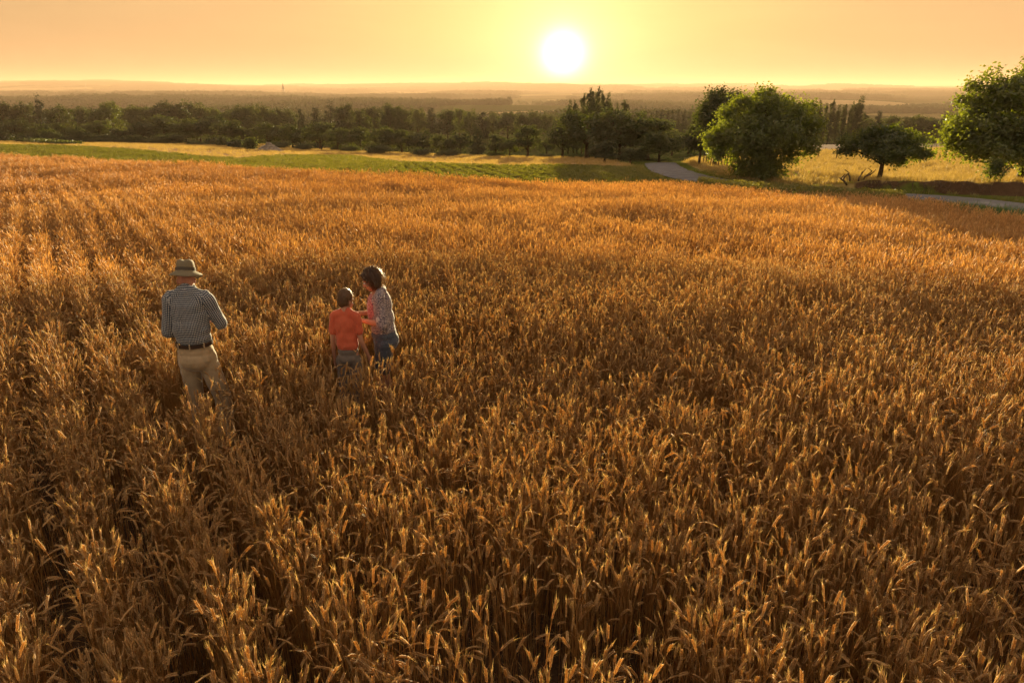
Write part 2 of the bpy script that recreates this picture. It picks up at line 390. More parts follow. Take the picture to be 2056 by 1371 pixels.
# ------------------------------------------------------------------ wheat
def unit(v): v = np.asarray(v, float); return v / (np.linalg.norm(v) + 1e-12)
def stalk(mb, bx, by, rs, detail):
    h = rs.uniform(.62, .86); az = rs.uniform(0, 2 * math.pi); lean = abs(rs.gauss(0, .06))
    d = rs.random(); nod = rs.uniform(.03, .4) if d < .62 else (rs.uniform(.4, 1.4) if d < .86 else rs.uniform(1.3, 2.3))
    hd = np.array([math.cos(az), math.sin(az), 0]); up = np.array([0, 0, 1.]); sd = np.array([-math.sin(az), math.cos(az), 0])
    ns = 6 if detail > 1 else 3
    p = np.array([bx, by, 0.]); P = [p]
    for i in range(ns):
        ph = lean * (i + 1) / ns; p = p + (math.cos(ph) * up + math.sin(ph) * hd) * h * .86 / ns; P.append(p)
    nn = 5 if detail > 1 else 2; ph0 = lean
    for i in range(nn):
        ph = ph0 + (nod * .7) * (i + 1) / nn; p = p + (math.cos(ph) * up + math.sin(ph) * hd) * (h * .17) / nn; P.append(p)
    r = .0017 if detail > 1 else .0022 if detail else .0035
    mb.tube(P, np.linspace(r * 1.2, r * .7, len(P)), 3, 0, False)
    # ear
    EL = rs.uniform(.055, .083); ne = 11 if detail > 1 else 5; pe = [p]; dirs = []
    for i in range(ne):
        ph = ph0 + nod * .7 + nod * .4 * (i + 1) / ne; dd = math.cos(ph) * up + math.sin(ph) * hd
        p = p + dd * EL / ne; pe.append(p); dirs.append(dd)
    tw = rs.uniform(0, math.pi); V = []; T = []
    if detail > 1:
        for i in range(ne):
            dd = dirs[i]; q = np.cross(dd, sd); c0 = pe[i]
            wv = .0065 * math.sin(math.pi * (i + 1.2) / (ne + 1.6)) ** .5 + .001
            for k in (0, 1) if i < ne - 1 else (0,):
                sgn = (1 if k else -1); s2 = (math.cos(tw) * sd + math.sin(tw) * q) * sgn
                o2 = np.cross(dd, s2)
                ax = unit(dd * .95 + s2 * .26); L = .0175; b = len(V); mid = c0 + ax * L * .45 + s2 * wv * .35
                V += [c0 - s2 * .002, mid + s2 * .0026, mid + o2 * .0042, mid - s2 * .0045, mid - o2 * .0042, c0 + ax * L + s2 * .001]
                T += [(b, b + 1, b + 2), (b, b + 2, b + 3), (b, b + 3, b + 4), (b, b + 4, b + 1), (b + 5, b + 2, b + 1), (b + 5, b + 3, b + 2), (b + 5, b + 4, b + 3), (b + 5, b + 1, b + 4)]
                if rs.random() < .7:
                    tip = c0 + ax * L; aw = unit(dd * 1.0 + s2 * rs.uniform(.2, .5) + o2 * rs.uniform(-.25, .25)); AL = rs.uniform(.025, .05); b = len(V)
                    V += [tip + o2 * .00055, tip - o2 * .00055, tip + aw * AL - up * .003]; T += [(b, b + 1, b + 2)]
    else:
        wmax = .0060 if detail == 1 else .0080; K = 4
        for i in range(ne + 1):
            dd = dirs[min(i, ne - 1)]; q = np.cross(dd, sd); wv = wmax * (math.sin(math.pi * (i + .5) / (ne + 1)) ** .6) * (1.12 if i % 2 else .85)
            for k in range(K):
                a = tw + k * math.pi / 2; V.append(pe[i] + wv * (math.cos(a) * sd + .8 * math.sin(a) * q))
        for i in range(ne):
            for k in range(K):
                a0 = i * K + k; a1 = i * K + (k + 1) % K; T += [(a0, a1, a0 + K), (a1, a1 + K, a0 + K)]
        if detail == 1:
            for i in range(7):
                c0 = pe[rs.randrange(1, ne)]; dd = dirs[-1]; s2 = unit(rs.gauss(0, 1) * sd + rs.gauss(0, 1) * np.cross(dd, sd)); b = len(V)
                V += [c0 + sd * .0007, c0 - sd * .0007, c0 + unit(dd + s2 * .4) * rs.uniform(.03, .055)]; T += [(b, b + 1, b + 2)]
    mb.add(V, T, None, 1)
    # dry leaves
    for _ in range(1):
        if rs.random() > (.85 if detail else .6): continue
        t0 = rs.uniform(.15, .6) * h * .86; base = np.array([bx, by, 0]) + up * t0 + hd * math.sin(lean) * t0 * .5
        a = rs.uniform(0, 2 * math.pi); ld = np.array([math.cos(a), math.sin(a), 0]); ls = np.array([-math.sin(a), math.cos(a), 0])
        L = rs.uniform(.08, .19); wd = rs.uniform(.0018, .0034); ns2 = 5 if detail > 1 else 3; ph = rs.uniform(.2, .7); dph = rs.uniform(1.2, 2.6) / ns2; q = base; V = []; Q = []
        for i in range(ns2 + 1):
            ww = wd * (1 - (i / ns2) ** 2 * .9); tws = ls * math.cos(i * .4) + up * math.sin(i * .4) * .6
            V += [q - tws * ww, q + tws * ww]; q = q + (math.cos(ph) * up + math.sin(ph) * ld) * L / ns2; ph += dph
            if i: b = 2 * i; Q.append((b - 2, b - 1, b + 1, b))
        mb.add(V, None, Q, 2)
def clump(name, n, rad, detail, seed):
    rs = random.Random(seed); mb = MB()
    for _ in range(n):
        a = rs.uniform(0, 6.28); r = rad * math.sqrt(rs.random()); stalk(mb, r * math.cos(a), r * math.sin(a), rs, detail)
    return mb.mesh(name, [M_straw, M_ear, M_wleaf], detail > 1)
CL_hi = proto_collection('wheat_near', [clump('wheat_plant_near', 7, .06, 2, 100 + i) for i in range(14)])
CL_mid = proto_collection('wheat_middle', [clump('wheat_plant_middle', 7, .085, 1, 200 + i) for i in range(12)])
CL_lo = proto_collection('wheat_distant', [clump('wheat_plant_distant', 12, .15, 0, 300 + i) for i in range(10)])

RDIR = np.array([math.sin(R(-35)), math.cos(R(-35))]); RN = np.array([RDIR[1], -RDIR[0]])
MAN, BOY, WOMAN = (-2.90, 5.85), (-1.62, 6.30), (-1.33, 6.62)
def field_points(r0, r1, dens, amin=-50, amax=50):
    area = math.radians(amax - amin) / 2 * (r1 * r1 - r0 * r0); n = int(area * dens)
    r = np.sqrt(rng.uniform(r0 * r0, r1 * r1, n)); a = np.radians(rng.uniform(amin, amax, n))
    x, y = r * np.sin(a), r * np.cos(a)
    # pull towards drill rows, a little wavy
    sp = .45; c = x * RN[0] + y * RN[1] + .12 * np.sin((x * RDIR[0] + y * RDIR[1]) * .21) ; row = np.round(c / sp)
    lf = smooth((-x / np.maximum(y, 1) - .05) / .4); st = .15 - .064 * lf + .012 * np.sin(row * 2.3); off = rng.normal(0, 1, n) * st
    mixu = rng.random(n) < .34 - .28 * lf
    newc = np.where(mixu, c, row * sp + off); dc = newc - c
    x, y = x + RN[0] * dc, y + RN[1] * dc
    keep = inpoly(x, y, FIELD)
    # thin patches of the crop
    pn = np.sin(x * .83 + 1.3 * np.sin(y * .6)) * np.sin(y * .71 + 1.7 * np.sin(x * .37)) 
    keep &= ~((pn > .72) & (rng.random(n) < .45))
    # every 11th row or so is thin
    keep &= ~((np.mod(row * 7, 23) < 2) & (rng.random(n) < .45 * (1 - lf)))
    for (px, py), f, rx in ((MAN, .50, .30), (BOY, .34, .26), (WOMAN, .34, .26)):
        keep &= ~((((x - px) / .17) ** 2 + ((y - py) / .17) ** 2 < 1))
        keep &= ~((((x - px - .05) / rx) ** 2 + ((y - py + f * .55) / f) ** 2 < 1) & (rng.random(n) < .88))
    dip = (np.abs(x * RN[0] + y * RN[1] + .12 * np.sin((x * RDIR[0] + y * RDIR[1]) * .21) - row * sp) / (sp / 2))[keep] * lf[keep]
    x, y = x[keep], y[keep]
    z = ground(x, y)
    hn = .96 + .10 * np.sin(x * .9 + 2 * np.sin(y * .45)) * np.sin(y * .8 + x * .31) + rng.normal(0, .06, len(x)) - .17 * np.clip(dip, 0, 1) ** 2
    sc = np.stack([np.ones_like(hn), np.ones_like(hn), np.clip(hn, .7, 1.2)], -1)
    return np.stack([x, y, z], -1), rng.uniform(0, 6.28, len(x)), sc
p1 = [field_points(0.3, 11.5, 98), field_points(0.3, 4.5, 55, 50, 310)]
P = [np.concatenate([a[k] for a in p1]) for k in range(3)]
scatter('wheat', P[0], P[1], P[2], CL_hi, 14, 'ripe golden bearded wheat standing in the nearest part of the field', 'wheat', .05)
P = field_points(11.5, 24, 72)
scatter('wheat', P[0], P[1], P[2], CL_mid, 12, 'ripe golden wheat in the middle of the field behind the people', 'wheat', .05)
P = field_points(24, 78, 30, -46, 46)
scatter('wheat', P[0], P[1], P[2], CL_lo, 10, 'ripe golden wheat at the far edge of the field', 'wheat', .05)
# ------------------------------------------------------------------ low plants
def tuft(name, n, h, wd, spread, seed, mt, lean=.5, droop=1.0, segs=3):
    rs = random.Random(seed); mb = MB(); up = np.array([0, 0, 1.])
    for _ in range(n):
        a = rs.uniform(0, 6.28); r = spread * math.sqrt(rs.random()); q = np.array([r * math.cos(a), r * math.sin(a), -.01])
        b = rs.uniform(0, 6.28); ld = np.array([math.cos(b), math.sin(b), 0]); ls = np.array([-math.sin(b), math.cos(b), 0])
        L = h * rs.uniform(.6, 1.1); ph = abs(rs.gauss(0, lean * .5)); V = []; Q = []
        for i in range(segs + 1):
            ww = wd * (1 - (i / segs) ** 2 * .85); V += [q - ls * ww, q + ls * ww]
            q = q + (math.cos(ph) * up + math.sin(ph) * ld) * L / segs; ph += droop * rs.uniform(.5, 1.3) / segs
            if i: c = 2 * i; Q.append((c - 2, c - 1, c + 1, c))
        mb.add(V, None, Q)
    return mb.mesh(name, [mt])
def leafplant(name, n, h, rad, leaf, seed, mt):
    rs = np.random.default_rng(seed)
    c = np.stack([rs.normal(0, rad * .5, n), rs.normal(0, rad * .5, n), rs.uniform(.1, 1, n) ** .7 * h], -1)
    return leaf_mesh(name, c, rs.uniform(.6, 1.2, n) * leaf, rs, mt, .5)
def leaf_mesh(name, C, L, rs, mt, upbias=.35, extra=None):
    n = len(C); nrm = rs.normal(0, 1, (n, 3)); nrm[:, 2] = np.abs(nrm[:, 2]) + upbias
    if extra is not None: nrm += extra
    nrm /= np.linalg.norm(nrm, axis=1)[:, None]
    t = np.cross(nrm, rs.normal(0, 1, (n, 3))); t /= np.linalg.norm(t, axis=1)[:, None]; b = np.cross(nrm, t)
    L = L[:, None]; wv = L * rs.uniform(.28, .42, (n, 1)); fold = nrm * L * .12
    V = np.stack([C - t * L * .5, C - b * wv + fold - t * L * .05, C + t * L * .5, C + b * wv + fold - t * L * .05], 1).reshape(-1, 3)
    return mesh_np(name, V, np.arange(4 * n).reshape(-1, 4), [mt])
CL_crop = proto_collection('crop', [leafplant('crop_plant', 60, .34, .22, .11, i, M_crop) for i in range(8)])
CL_turf = proto_collection('turf', [tuft('grass_tuft', 40, .22, .006, .25, 20 + i, M_turf) for i in range(6)])
CL_weed = proto_collection('weed', [leafplant('weed_plant', 50, .5, .22, .10, 40 + i, M_turf) for i in range(4)] + [tuft('weed_tuft', 40, .55, .009, .16, 50 + i, M_turf) for i in range(4)])
CL_dry = proto_collection('dry', [tuft('dry_tuft', 46, .34, .006, .30, 60 + i, M_dry) for i in range(6)])

def in_poly_points(poly, dens, maxn=60000):
    p = np.array(poly); lo, hi = p.min(0), p.max(0); n = min(int((hi - lo).prod() * dens), 900000)
    x, y = rng.uniform(lo[0], hi[0], n), rng.uniform(lo[1], hi[1], n); k = inpoly(x, y, poly); x, y = x[k][:maxn], y[k][:maxn]
    return x, y
def lay(name, x, y, coll, npz, smin, smax, label, cat, dz=0):
    pts = np.stack([x, y, ground(x, y) + dz], -1)
    s = rng.uniform(smin, smax, len(x)); return scatter(name, pts, rng.uniform(0, 6.28, len(x)), s, coll, npz, label, cat, .08)
# leafy crop beyond the wheat: tall rows in the middle, low and patchy on the left rise
x, y = in_poly_points(GREEN, 16.0, 90000)
s_ = x / y
c = (x * .97 + y * .22); row = np.round(c / 1.1)
tall = (s_ > -.14 + .03 * np.sin(x))
x = np.where(tall, x + (row * 1.1 - c) * .35, x)
keep = (spine_dist(x, y, ROADC) > 2.6)
k1 = keep & tall & (rng.random(len(x)) < .9); k2 = keep & (s_ <= -.10)
lay('green_crop', x[k1], y[k1], CL_crop, 8, .3, .65, 'bright green leafy crop growing in rows beyond the wheat', 'crop')
band = k2 & (s_ < -.42) | (k2 & (rng.random(len(x)) < .55))
k3 = band & (rng.random(len(x)) < .5)
lay('green_crop', x[k3], y[k3], CL_crop, 8, .3, .6, 'low green crop strip on the left rise beyond the wheat', 'crop')
k4 = keep & (s_ < .02) & (rng.random(len(x)) < .5)
lay('green_grass', x[k4], y[k4], CL_turf, 6, .6, 1.1, 'smooth low green grass strip between the wheat and the dry ground', 'grass')
# verge between wheat and road
VERGE = EDGE[9:] + [(px, py) for px, py in ROADC[::-1]]
x, y = in_poly_points(VERGE, 9.0); k = (spine_dist(x, y, ROADC) > 1.75)
lay('verge_grass', x[k], y[k], CL_turf, 6, .7, 1.4, 'green and yellow grass on the verge between wheat and road', 'grass')
k = k & (rng.random(len(x)) < .4) & (x / y > .30) & (x / y < .56) & (spine_dist(x, y, ROADC) > 1.9)
lay('verge_weeds', x[k], y[k], CL_weed, 8, .6, 1.15, 'tall weeds along the near edge of the road', 'weeds')
x = rng.uniform(8, 24, 26000); y = rng.uniform(29, 45, 26000); d0 = spine_dist(x, y, ROADC); k = (d0 > 1.5) & (d0 < 3.6) & (spine_dist(x * 1.03, y * 1.03, ROADC) < d0) & (x / y > .27) & (x / y < .565) & ~inpoly(x, y, FIELD)
lay('verge_weeds', x[k], y[k], CL_weed, 8, .45, .95, 'yellow green brambles and weeds hiding the road between the bushy tree and the bank', 'weeds')
# far side of the road
FARV = ROADC[:] + [(a + 2.5, b + 9) for a, b in ROADC[::-1]]
x, y = in_poly_points(FARV, 5.0); k = (spine_dist(x, y, ROADC) > 1.85) & (spine_dist(x, y, ROADC) < np.where(x > 18.5, 2.6, 3.4))
lay('roadside_grass', x[k], y[k], CL_turf, 6, .6, 1.2, 'short green grass along the far edge of the road', 'grass')
x, y = in_poly_points(GOLD, 3.4, 42000); k = (spine_dist(x, y, ROADC) > 2.6) & (y > bank_y(x) + .45)
lay('dry_meadow', x[k], y[k], CL_dry, 6, .6, 1.25, 'golden sunlit meadow grass on the slope behind the road', 'grass')
x, y = in_poly_points(DRY, 1.8, 26000)
lay('dry_grass', x, y, CL_dry, 6, .5, 1.1, 'pale dry grass strip in front of the woods', 'grass')
# green reeds leaning over the road edge at the right
ex = []
for u, v, n in ((1890, 412, 5), (1930, 417, 20), (1945, 419, 16), (1985, 424, 10), (2010, 424, 40), (2030, 430, 60), (2056, 437, 70), (2100, 446, 60)):
    hx, hy = hit(u, v, .45); ex += [(hx + rng.normal(0, .35), hy + rng.normal(0, .25)) for _ in range(n)]
ex = np.array(ex); M_reed = leafy('reed_leaf', (.05, .11, .035), (.12, .20, .06), .4, (1.4, 1.5, .7), 2)
CL_reed = proto_collection('reed', [tuft('reed_tuft', 16, .8, .012, .14, 80 + i, M_reed, .6, .9) for i in range(4)])
lay('roadside_reeds', ex[:, 0], ex[:, 1], CL_reed, 4, .6, 1.1, 'blue green weeds between the wheat and the road at right', 'weeds')

# ------------------------------------------------------------------ trees
def lobes_round(rs, n, cz, R0, H0, base_r=.55):
    L = [(0, 0, cz, R0 * .62, R0 * .62, H0 * .7)]
    for i in range(n):
        a = rs.uniform(0, 6.28); e = rs.uniform(-.55, 1.0); k = math.sqrt(max(0, 1 - e * e * .8))
        rr = rs.uniform(.24, .42)
        L.append((R0 * (1 - rr) * k * math.cos(a), R0 * (1 - rr) * k * math.sin(a), cz + e * H0 * (1 - rr), R0 * rr, R0 * rr, R0 * rr * rs.uniform(.7, 1.0)))
    return L
def crown_pts(lobes, nc, per, sig, rs, shell=.55):
    L = np.array(lobes); wgt = (L[:, 3] * L[:, 4] + L[:, 3] * L[:, 5]); wgt /= wgt.sum()
    i = rs.choice(len(L), nc, p=wgt); d = rs.normal(0, 1, (nc, 3)); d /= np.linalg.norm(d, axis=1)[:, None]
    rr = rs.uniform(shell ** 3, 1.0, nc) ** (1 / 3) * rs.uniform(.9, 1.12, nc)
    c = L[i, :3] + d * L[i, 3:6] * rr[:, None]
    s = sig * rs.uniform(.5, 1.4, nc)
    p = np.repeat(c, per, 0) + rs.normal(0, 1, (nc * per, 3)) * np.repeat(s, per)[:, None] * (1, 1, .85)
    return p, np.repeat(d, per, 0)
def limbs(mb, lobes, th, r0, rs, lean=(0, 0), n=9, top=.9):
    """tapered trunk with limbs reaching into the lobes"""
    L = sorted(lobes, key=lambda l: -l[3])[:n]; zmax = max(l[2] for l in lobes)
    tp = [np.array([lean[0] * t, lean[1] * t, 0]) + np.array([.05 * r0 * 6 * math.sin(t * 5), .04 * r0 * 6 * math.cos(t * 4), t * zmax * top]) for t in np.linspace(0, 1, 9)]
    tp[0] = tp[0] - np.array([0, 0, .3])
    mb.tube(tp, np.array([1.35, 1.0, .88, .78, .66, .52, .4, .28, .14]) * r0, 9)
    for l in L:
        t = rs.uniform(.25, .75); i = int(t * 8); a = tp[i]
        if a[2] < th * .8: a = np.array([lean[0] * .4, lean[1] * .4, th * .9]) 
        b = np.array(l[:3]); m = (a + b) / 2 + np.array([rs.gauss(0, .06), rs.gauss(0, .06), .08]) * np.linalg.norm(b - a)
        ts = np.linspace(0, 1, 6)[:, None]; P = (1 - ts) ** 2 * a + 2 * ts * (1 - ts) * m + ts ** 2 * b
        mb.tube(P, np.linspace(.42, .08, 6) * r0, 5)
        for _ in range(3):
            e = b + np.array([rs.gauss(0, 1) * l[3], rs.gauss(0, 1) * l[4], rs.gauss(0, .8) * l[5]]) * .6
            mb.tube([P[3], (P[3] + e) / 2 + (0, 0, .05), e], np.array([.16, .1, .03]) * r0, 4)
def tree_meshes(kind, seed, H, W, lobes, nc, per, sig, leaf, mt, th, r0, lean=(0, 0), shell=.55, nl=9, top=.9):
    rs = np.random.default_rng(seed); rp = random.Random(seed)
    p, d = crown_pts(lobes, nc, per, sig, rs, shell)
    k = p[:, 2] > .03 * H
    cm = leaf_mesh(kind + '_crown', p[k], leaf * rs.uniform(.6, 1.25, k.sum()), rs, mt, .3, d[k] * .5)
    mb = MB(); limbs(mb, lobes, th, r0, rp, lean, nl, top)
    return cm, mb.mesh(kind + '_trunk', [M_bark], True)
def put_tree(name, cm, tm, x, y, sc, rz, label, cat='tree', group=None, dz=0.0):
    e = empty(name, (x, y, gz(x, y) - .03 + dz), rz); e.scale = sc
    tag(e, label, cat, group)
    t_ = obj('trunk', tm, e); c_ = obj('crown', cm, e)
    return e
# prototypes for the woods (real metres)
PR = {}
def proto(kind, seed, H, W, mt, leaf=.42, nc=150, per=42, sig=.5, **kw):
    rs = random.Random(seed)
    if kind == 'poplar':
        lob = [(rs.gauss(0, W * .06), rs.gauss(0, W * .06), H * (.08 + .84 * i / 11), W * .5 * math.sin(math.pi * (i + 1.6) / 13.4) ** .6, W * .5 * math.sin(math.pi * (i + 1.6) / 13.4) ** .6, H * .09) for i in range(12)]
        a = tree_meshes(kind, seed, H, W, lob, nc, per, sig * .55, leaf * .8, mt, H * .05, .22, shell=.4, nl=4)
    elif kind == 'conifer':
        lob = [(rs.gauss(0, W * .05), rs.gauss(0, W * .05), H * (.12 + .84 * i / 10), W * .5 * (1 - i / 10.6) ** .8, W * .5 * (1 - i / 10.6) ** .8, H * .05) for i in range(11)]
        a = tree_meshes(kind, seed, H, W, lob, nc, per, sig * .6, leaf * .8, mt, H * .08, .2, shell=.45, nl=3, top=1.0)
    elif kind == 'shrub':
        lob = [(rs.uniform(-.3, .3) * W, rs.uniform(-.3, .3) * W, H * rs.uniform(.25, .6), W * rs.uniform(.18, .3), W * rs.uniform(.18, .3), H * rs.uniform(.25, .4)) for _ in range(8)]
        a = tree_meshes(kind, seed, H, W, lob, nc, per, sig * .7, leaf * .6, mt, H * .05, .07, shell=.4)
    else:
        cz = .50
        lob = lobes_round(rs, 16 if kind == 'broad' else 12, H * cz, W * .5, H * .49)
        a = tree_meshes(kind, seed, H, W, lob, nc, per, sig, leaf, mt, H * .12, .3, shell=.5)
    PR.setdefault(kind, []).append((a[0], a[1], H, W))
for i in range(4): proto('broad', 10 + i, 11, 9, [M_leaf_dark, M_leaf_mid][i % 2])
for i in range(3): proto('oval', 20 + i, 13, 7.5, [M_leaf_dark, M_leaf_mid][i % 2])
for i in range(3): proto('conifer', 30 + i, 13, 6, M_leaf_con, nc=170)
for i in range(3): proto('poplar', 40 + i, 18, 3.6, M_leaf_dark, nc=260)
for i in range(3): proto('shrub', 50 + i, 3.0, 4.0, M_leaf_mid, .34)
def belt(u, vt, wpx, Y, kind, label, group=None):
    x = lateral(u, (vt + 290) / 2, Y); zb = gz(x, Y); H = CAMZ - Y * tv(vt) - zb
    cm, tm, H0, W0 = random.choice(PR[kind]); Wm = wpx / F * math.hypot(Y, .6 * abs(x)) 
    sx = Wm / W0 * 1.02; sz = H / H0 * (1.09 if kind in 'broad oval' else 1.02)
    nm = {'broad': 'broadleaf_tree', 'oval': 'broadleaf_tree', 'conifer': 'conifer_tree', 'poplar': 'poplar_tree', 'shrub': 'shrub'}[kind]
    return put_tree(nm, cm, tm, x, Y, (sx, sx, sz), random.uniform(0, 6.28), label, 'shrub' if kind == 'shrub' else 'tree', group)
ORD = 'first second third fourth fifth sixth seventh eighth ninth tenth eleventh twelfth thirteenth fourteenth fifteenth sixteenth seventeenth eighteenth nineteenth twentieth'.split()
def ordinal(i): return ORD[i] if i < 20 else (['twenty', 'thirty', 'forty', 'fifty'][(i + 1) // 10 - 2] + ('-' + ORD[(i + 1) % 10 - 1] if (i + 1) % 10 else 'th')).replace('twentyth', 'twentieth').replace('thirtyth', 'thirtieth').replace('fortyth', 'fortieth')
KN = {'broad': 'round-crowned tree', 'oval': 'tall oval tree', 'conifer': 'pointed conifer', 'poplar': 'slim poplar', 'shrub': 'low shrub'}
def row(lst, where, group, Yf):
    cnt = {}
    for t in sorted(lst):
        u, vt, wpx, kind = t[:4]; Y = t[4] if len(t) > 4 else Yf(u); k = cnt.get(kind, 0); cnt[kind] = k + 1
        belt(u, vt, wpx, Y, kind, 'dark %s, %s of its kind from left in the %s' % (KN[kind], ordinal(k), where), group)
B, O, C_, S_ = 'broad', 'oval', 'conifer', 'shrub'
back = [(-60, 200, 70, B), (8, 198, 60, O), (52, 206, 50, B), (82, 193, 34, C_), (118, 212, 55, B), (160, 215, 50, B), (215, 201, 62, B), (262, 213, 48, B), (292, 210, 48, O), (328, 204, 56, B), (356, 207, 55, O),
        (392, 204, 60, B), (428, 214, 45, B), (462, 213, 44, O), (487, 204, 40, O), (510, 204, 46, O), (536, 209, 46, B), (562, 217, 40, O), (583, 220, 40, B), (607, 216, 28, C_), (633, 213, 36, C_), (665, 206, 46, C_),
        (692, 207, 42, O), (722, 214, 44, O), (752, 209, 46, O), (780, 209, 44, B), (808, 212, 46, O), (838, 216, 40, B), (868, 214, 38, C_), (898, 214, 40, O), (922, 212, 36, O), (944, 222, 36, B), (968, 222, 34, C_), (990, 226, 40, B),
        (1020, 223, 52, B), (1050, 227, 36, O), (1078, 222, 46, B), (1106, 228, 50, B), (1130, 232, 40, B)]
front = [(-70, 250, 80, B), (5, 262, 34, S_), (30, 240, 62, B), (64, 246, 44, O), (96, 246, 56, B), (132, 252, 50, B), (168, 250, 44, B), (198, 240, 52, B), (236, 258, 36, B), (286, 246, 58, B), (330, 232, 70, B), (372, 236, 66, B),
         (400, 240, 60, B), (428, 230, 66, B), (460, 240, 64, B), (488, 254, 40, B), (536, 244, 70, B), (585, 248, 66, B), (640, 240, 66, O), (676, 258, 56, B), (722, 256, 60, B), (766, 256, 56, B), (806, 262, 66, B), (846, 264, 60, B),
         (886, 268, 56, B), (924, 264, 46, B), (959, 252, 34, C_), (996, 268, 40, B), (1060, 246, 60, O), (1130, 238, 64, O), (1024, 276, 44, B), (1098, 278, 40, B)]
shr = [(55, 268, 36, S_), (100, 258, 34, S_), (160, 258, 36, S_), (150, 272, 52, S_), (205, 270, 46, S_), (118, 276, 44, S_), (272, 272, 46, S_), (318, 272, 38, S_), (345, 268, 44, S_), (186, 277, 40, S_), (236, 276, 40, S_), (392, 284, 40, S_), (560, 285, 46, S_), (610, 288, 46, S_), (752, 290, 46, S_), (700, 292, 36, S_), (842, 296, 46, S_), (902, 300, 46, S_), (1000, 304, 40, S_), (1100, 308, 40, S_)]
row(back, 'rear wood line', 'trees in the wood beyond the field', lambda u: 235 + 25 * math.sin(u * .37))
row(front, 'front wood line', 'trees in the wood beyond the field', lambda u: float(np.interp(u, [0, 500, 700, 900, 1100], [158, 150, 130, 108, 100])) + 6 * math.sin(u * .9))
row(shr, 'scrub before the wood', 'shrubs before the wood', lambda u: float(np.interp(u, [0, 500, 700, 900, 1100], [132, 128, 112, 98, 94])) + 3 * math.sin(u * .9))
# poplars under the sun
pl = [(1142, 206, 16), (1153, 206, 12), (1170, 192, 18), (1183, 181, 18), (1191, 180, 16), (1200, 178, 16), (1209, 187, 14), (1219, 190, 18), (1226, 212, 14), (1240, 212, 12), (1254, 204, 20), (1160, 215, 16)]
for i, (u, v, wd) in enumerate(sorted(pl)):
    belt(u, v - 2, wd * .95, 128 + 5 * math.sin(i * 2.1), 'poplar', 'slim poplar in the tall clump under the sun, %s from the left' % ordinal(i), 'poplars under the sun')
pr = [(1588, 199, 16), (1602, 207, 14), (1614, 203, 15), (1627, 214, 13), (1641, 205, 16), (1654, 212, 14), (1667, 203, 15), (1680, 214, 14), (1692, 208, 14), (1706, 208, 12), (1721, 197, 24), (1734, 230, 20)]
for i, (u, v, wd) in enumerate(pr):
    belt(u, v - 2, wd * .85, 190 + 4 * math.sin(i * 1.7), 'poplar', 'slender poplar in the row behind the pale field, %s from the left' % ordinal(i), 'row of poplars behind the pale field')
rb = [(1600, 246, 40, B), (1640, 250, 44, B), (1682, 250, 40, B), (1716, 248, 40, B), (1760, 219, 26, C_), (1748, 236, 34, B), (1790, 234, 62, B), (1832, 232, 56, B), (1870, 238, 66, B), (1905, 226, 50, B), (1940, 222, 60, B), (1980, 216, 70, B), (2040, 214, 70, B), (2110, 212, 80, B), (1850, 266, 46, S_), (1890, 268, 52, S_), (1925, 262, 46, B)]
row(rb, 'wood behind pale field', 'trees behind the pale field', lambda u: 218 + 14 * math.sin(u * .5))
pc = [(u, 219 + 3 * math.sin(u * 1.3), 15, C_) for u in range(1284, 1416, 11)]
row(pc, 'plantation beyond road', 'conifers in the plantation behind the road', lambda u: 240)
# darker trees beside the road end, between the poplars and the road
mids = [(1222, 206, 84, 104, 'oval', 'tall dense oval tree rising behind the dark trees under the poplars'), (1180, 218, 124, 84, 'broad', 'dark leafy tree with golden edge below the tall poplars'), (1248, 222, 124, 80, 'broad', 'broad dark tree between the poplars and the road end'),
        (1302, 228, 112, 78, 'oval', 'dark tree leaning towards the road end, right of the poplars'), (1326, 260, 80, 66, 'broad', 'low dark tree overhanging the spot where the road disappears'), (1215, 282, 60, 68, 'broad', 'small bushy tree at the right end of the dry grass'),
        (1352, 262, 56, 105, 'broad', 'hazy tree beyond the road end'), (1385, 258, 60, 112, 'broad', 'hazy rounded tree left of the twin-trunk trees'), (1268, 296, 60, 66, 'broad', 'low shadowed tree at the foot of the trees by the road')]
for u, v, wd, Y, kd, lb in mids: belt(u, v, wd, Y, kd, lb, 'trees beside the road end')
belt(1380, 316, 32, 80, 'shrub', 'round brown-green bush standing alone beyond the road'); 

# large single trees on the right
def big_tree(name, u, vt, wpx, Y, seed, lobspec, nc, per, sig, leaf, mt, r0, label, th, lean=(0, 0), shell=.35, nl=10, top=.9, group=None):
    """lobspec: lobes in crown units: x,y in half-widths, z as share of the height, radii alike"""
    x = lateral(u, vt + 90, Y); zb = gz(x, Y); H = CAMZ - Y * tv(vt) - zb; Wd = wpx / F * math.hypot(Y, .35 * abs(x)) * .5
    lob = [(a * Wd, b * Wd, c_ * H, ra * Wd, ra * Wd, rc * H) for a, b, c_, ra, rc in lobspec]
    cm, tm = tree_meshes(name, seed, H, Wd * 2, lob, nc, per, sig, leaf, mt, th * H, r0, lean, shell, nl, top)
    return put_tree(name, cm, tm, x, Y, (1, 1, 1), -math.atan2(x, Y), label, 'tree', group)
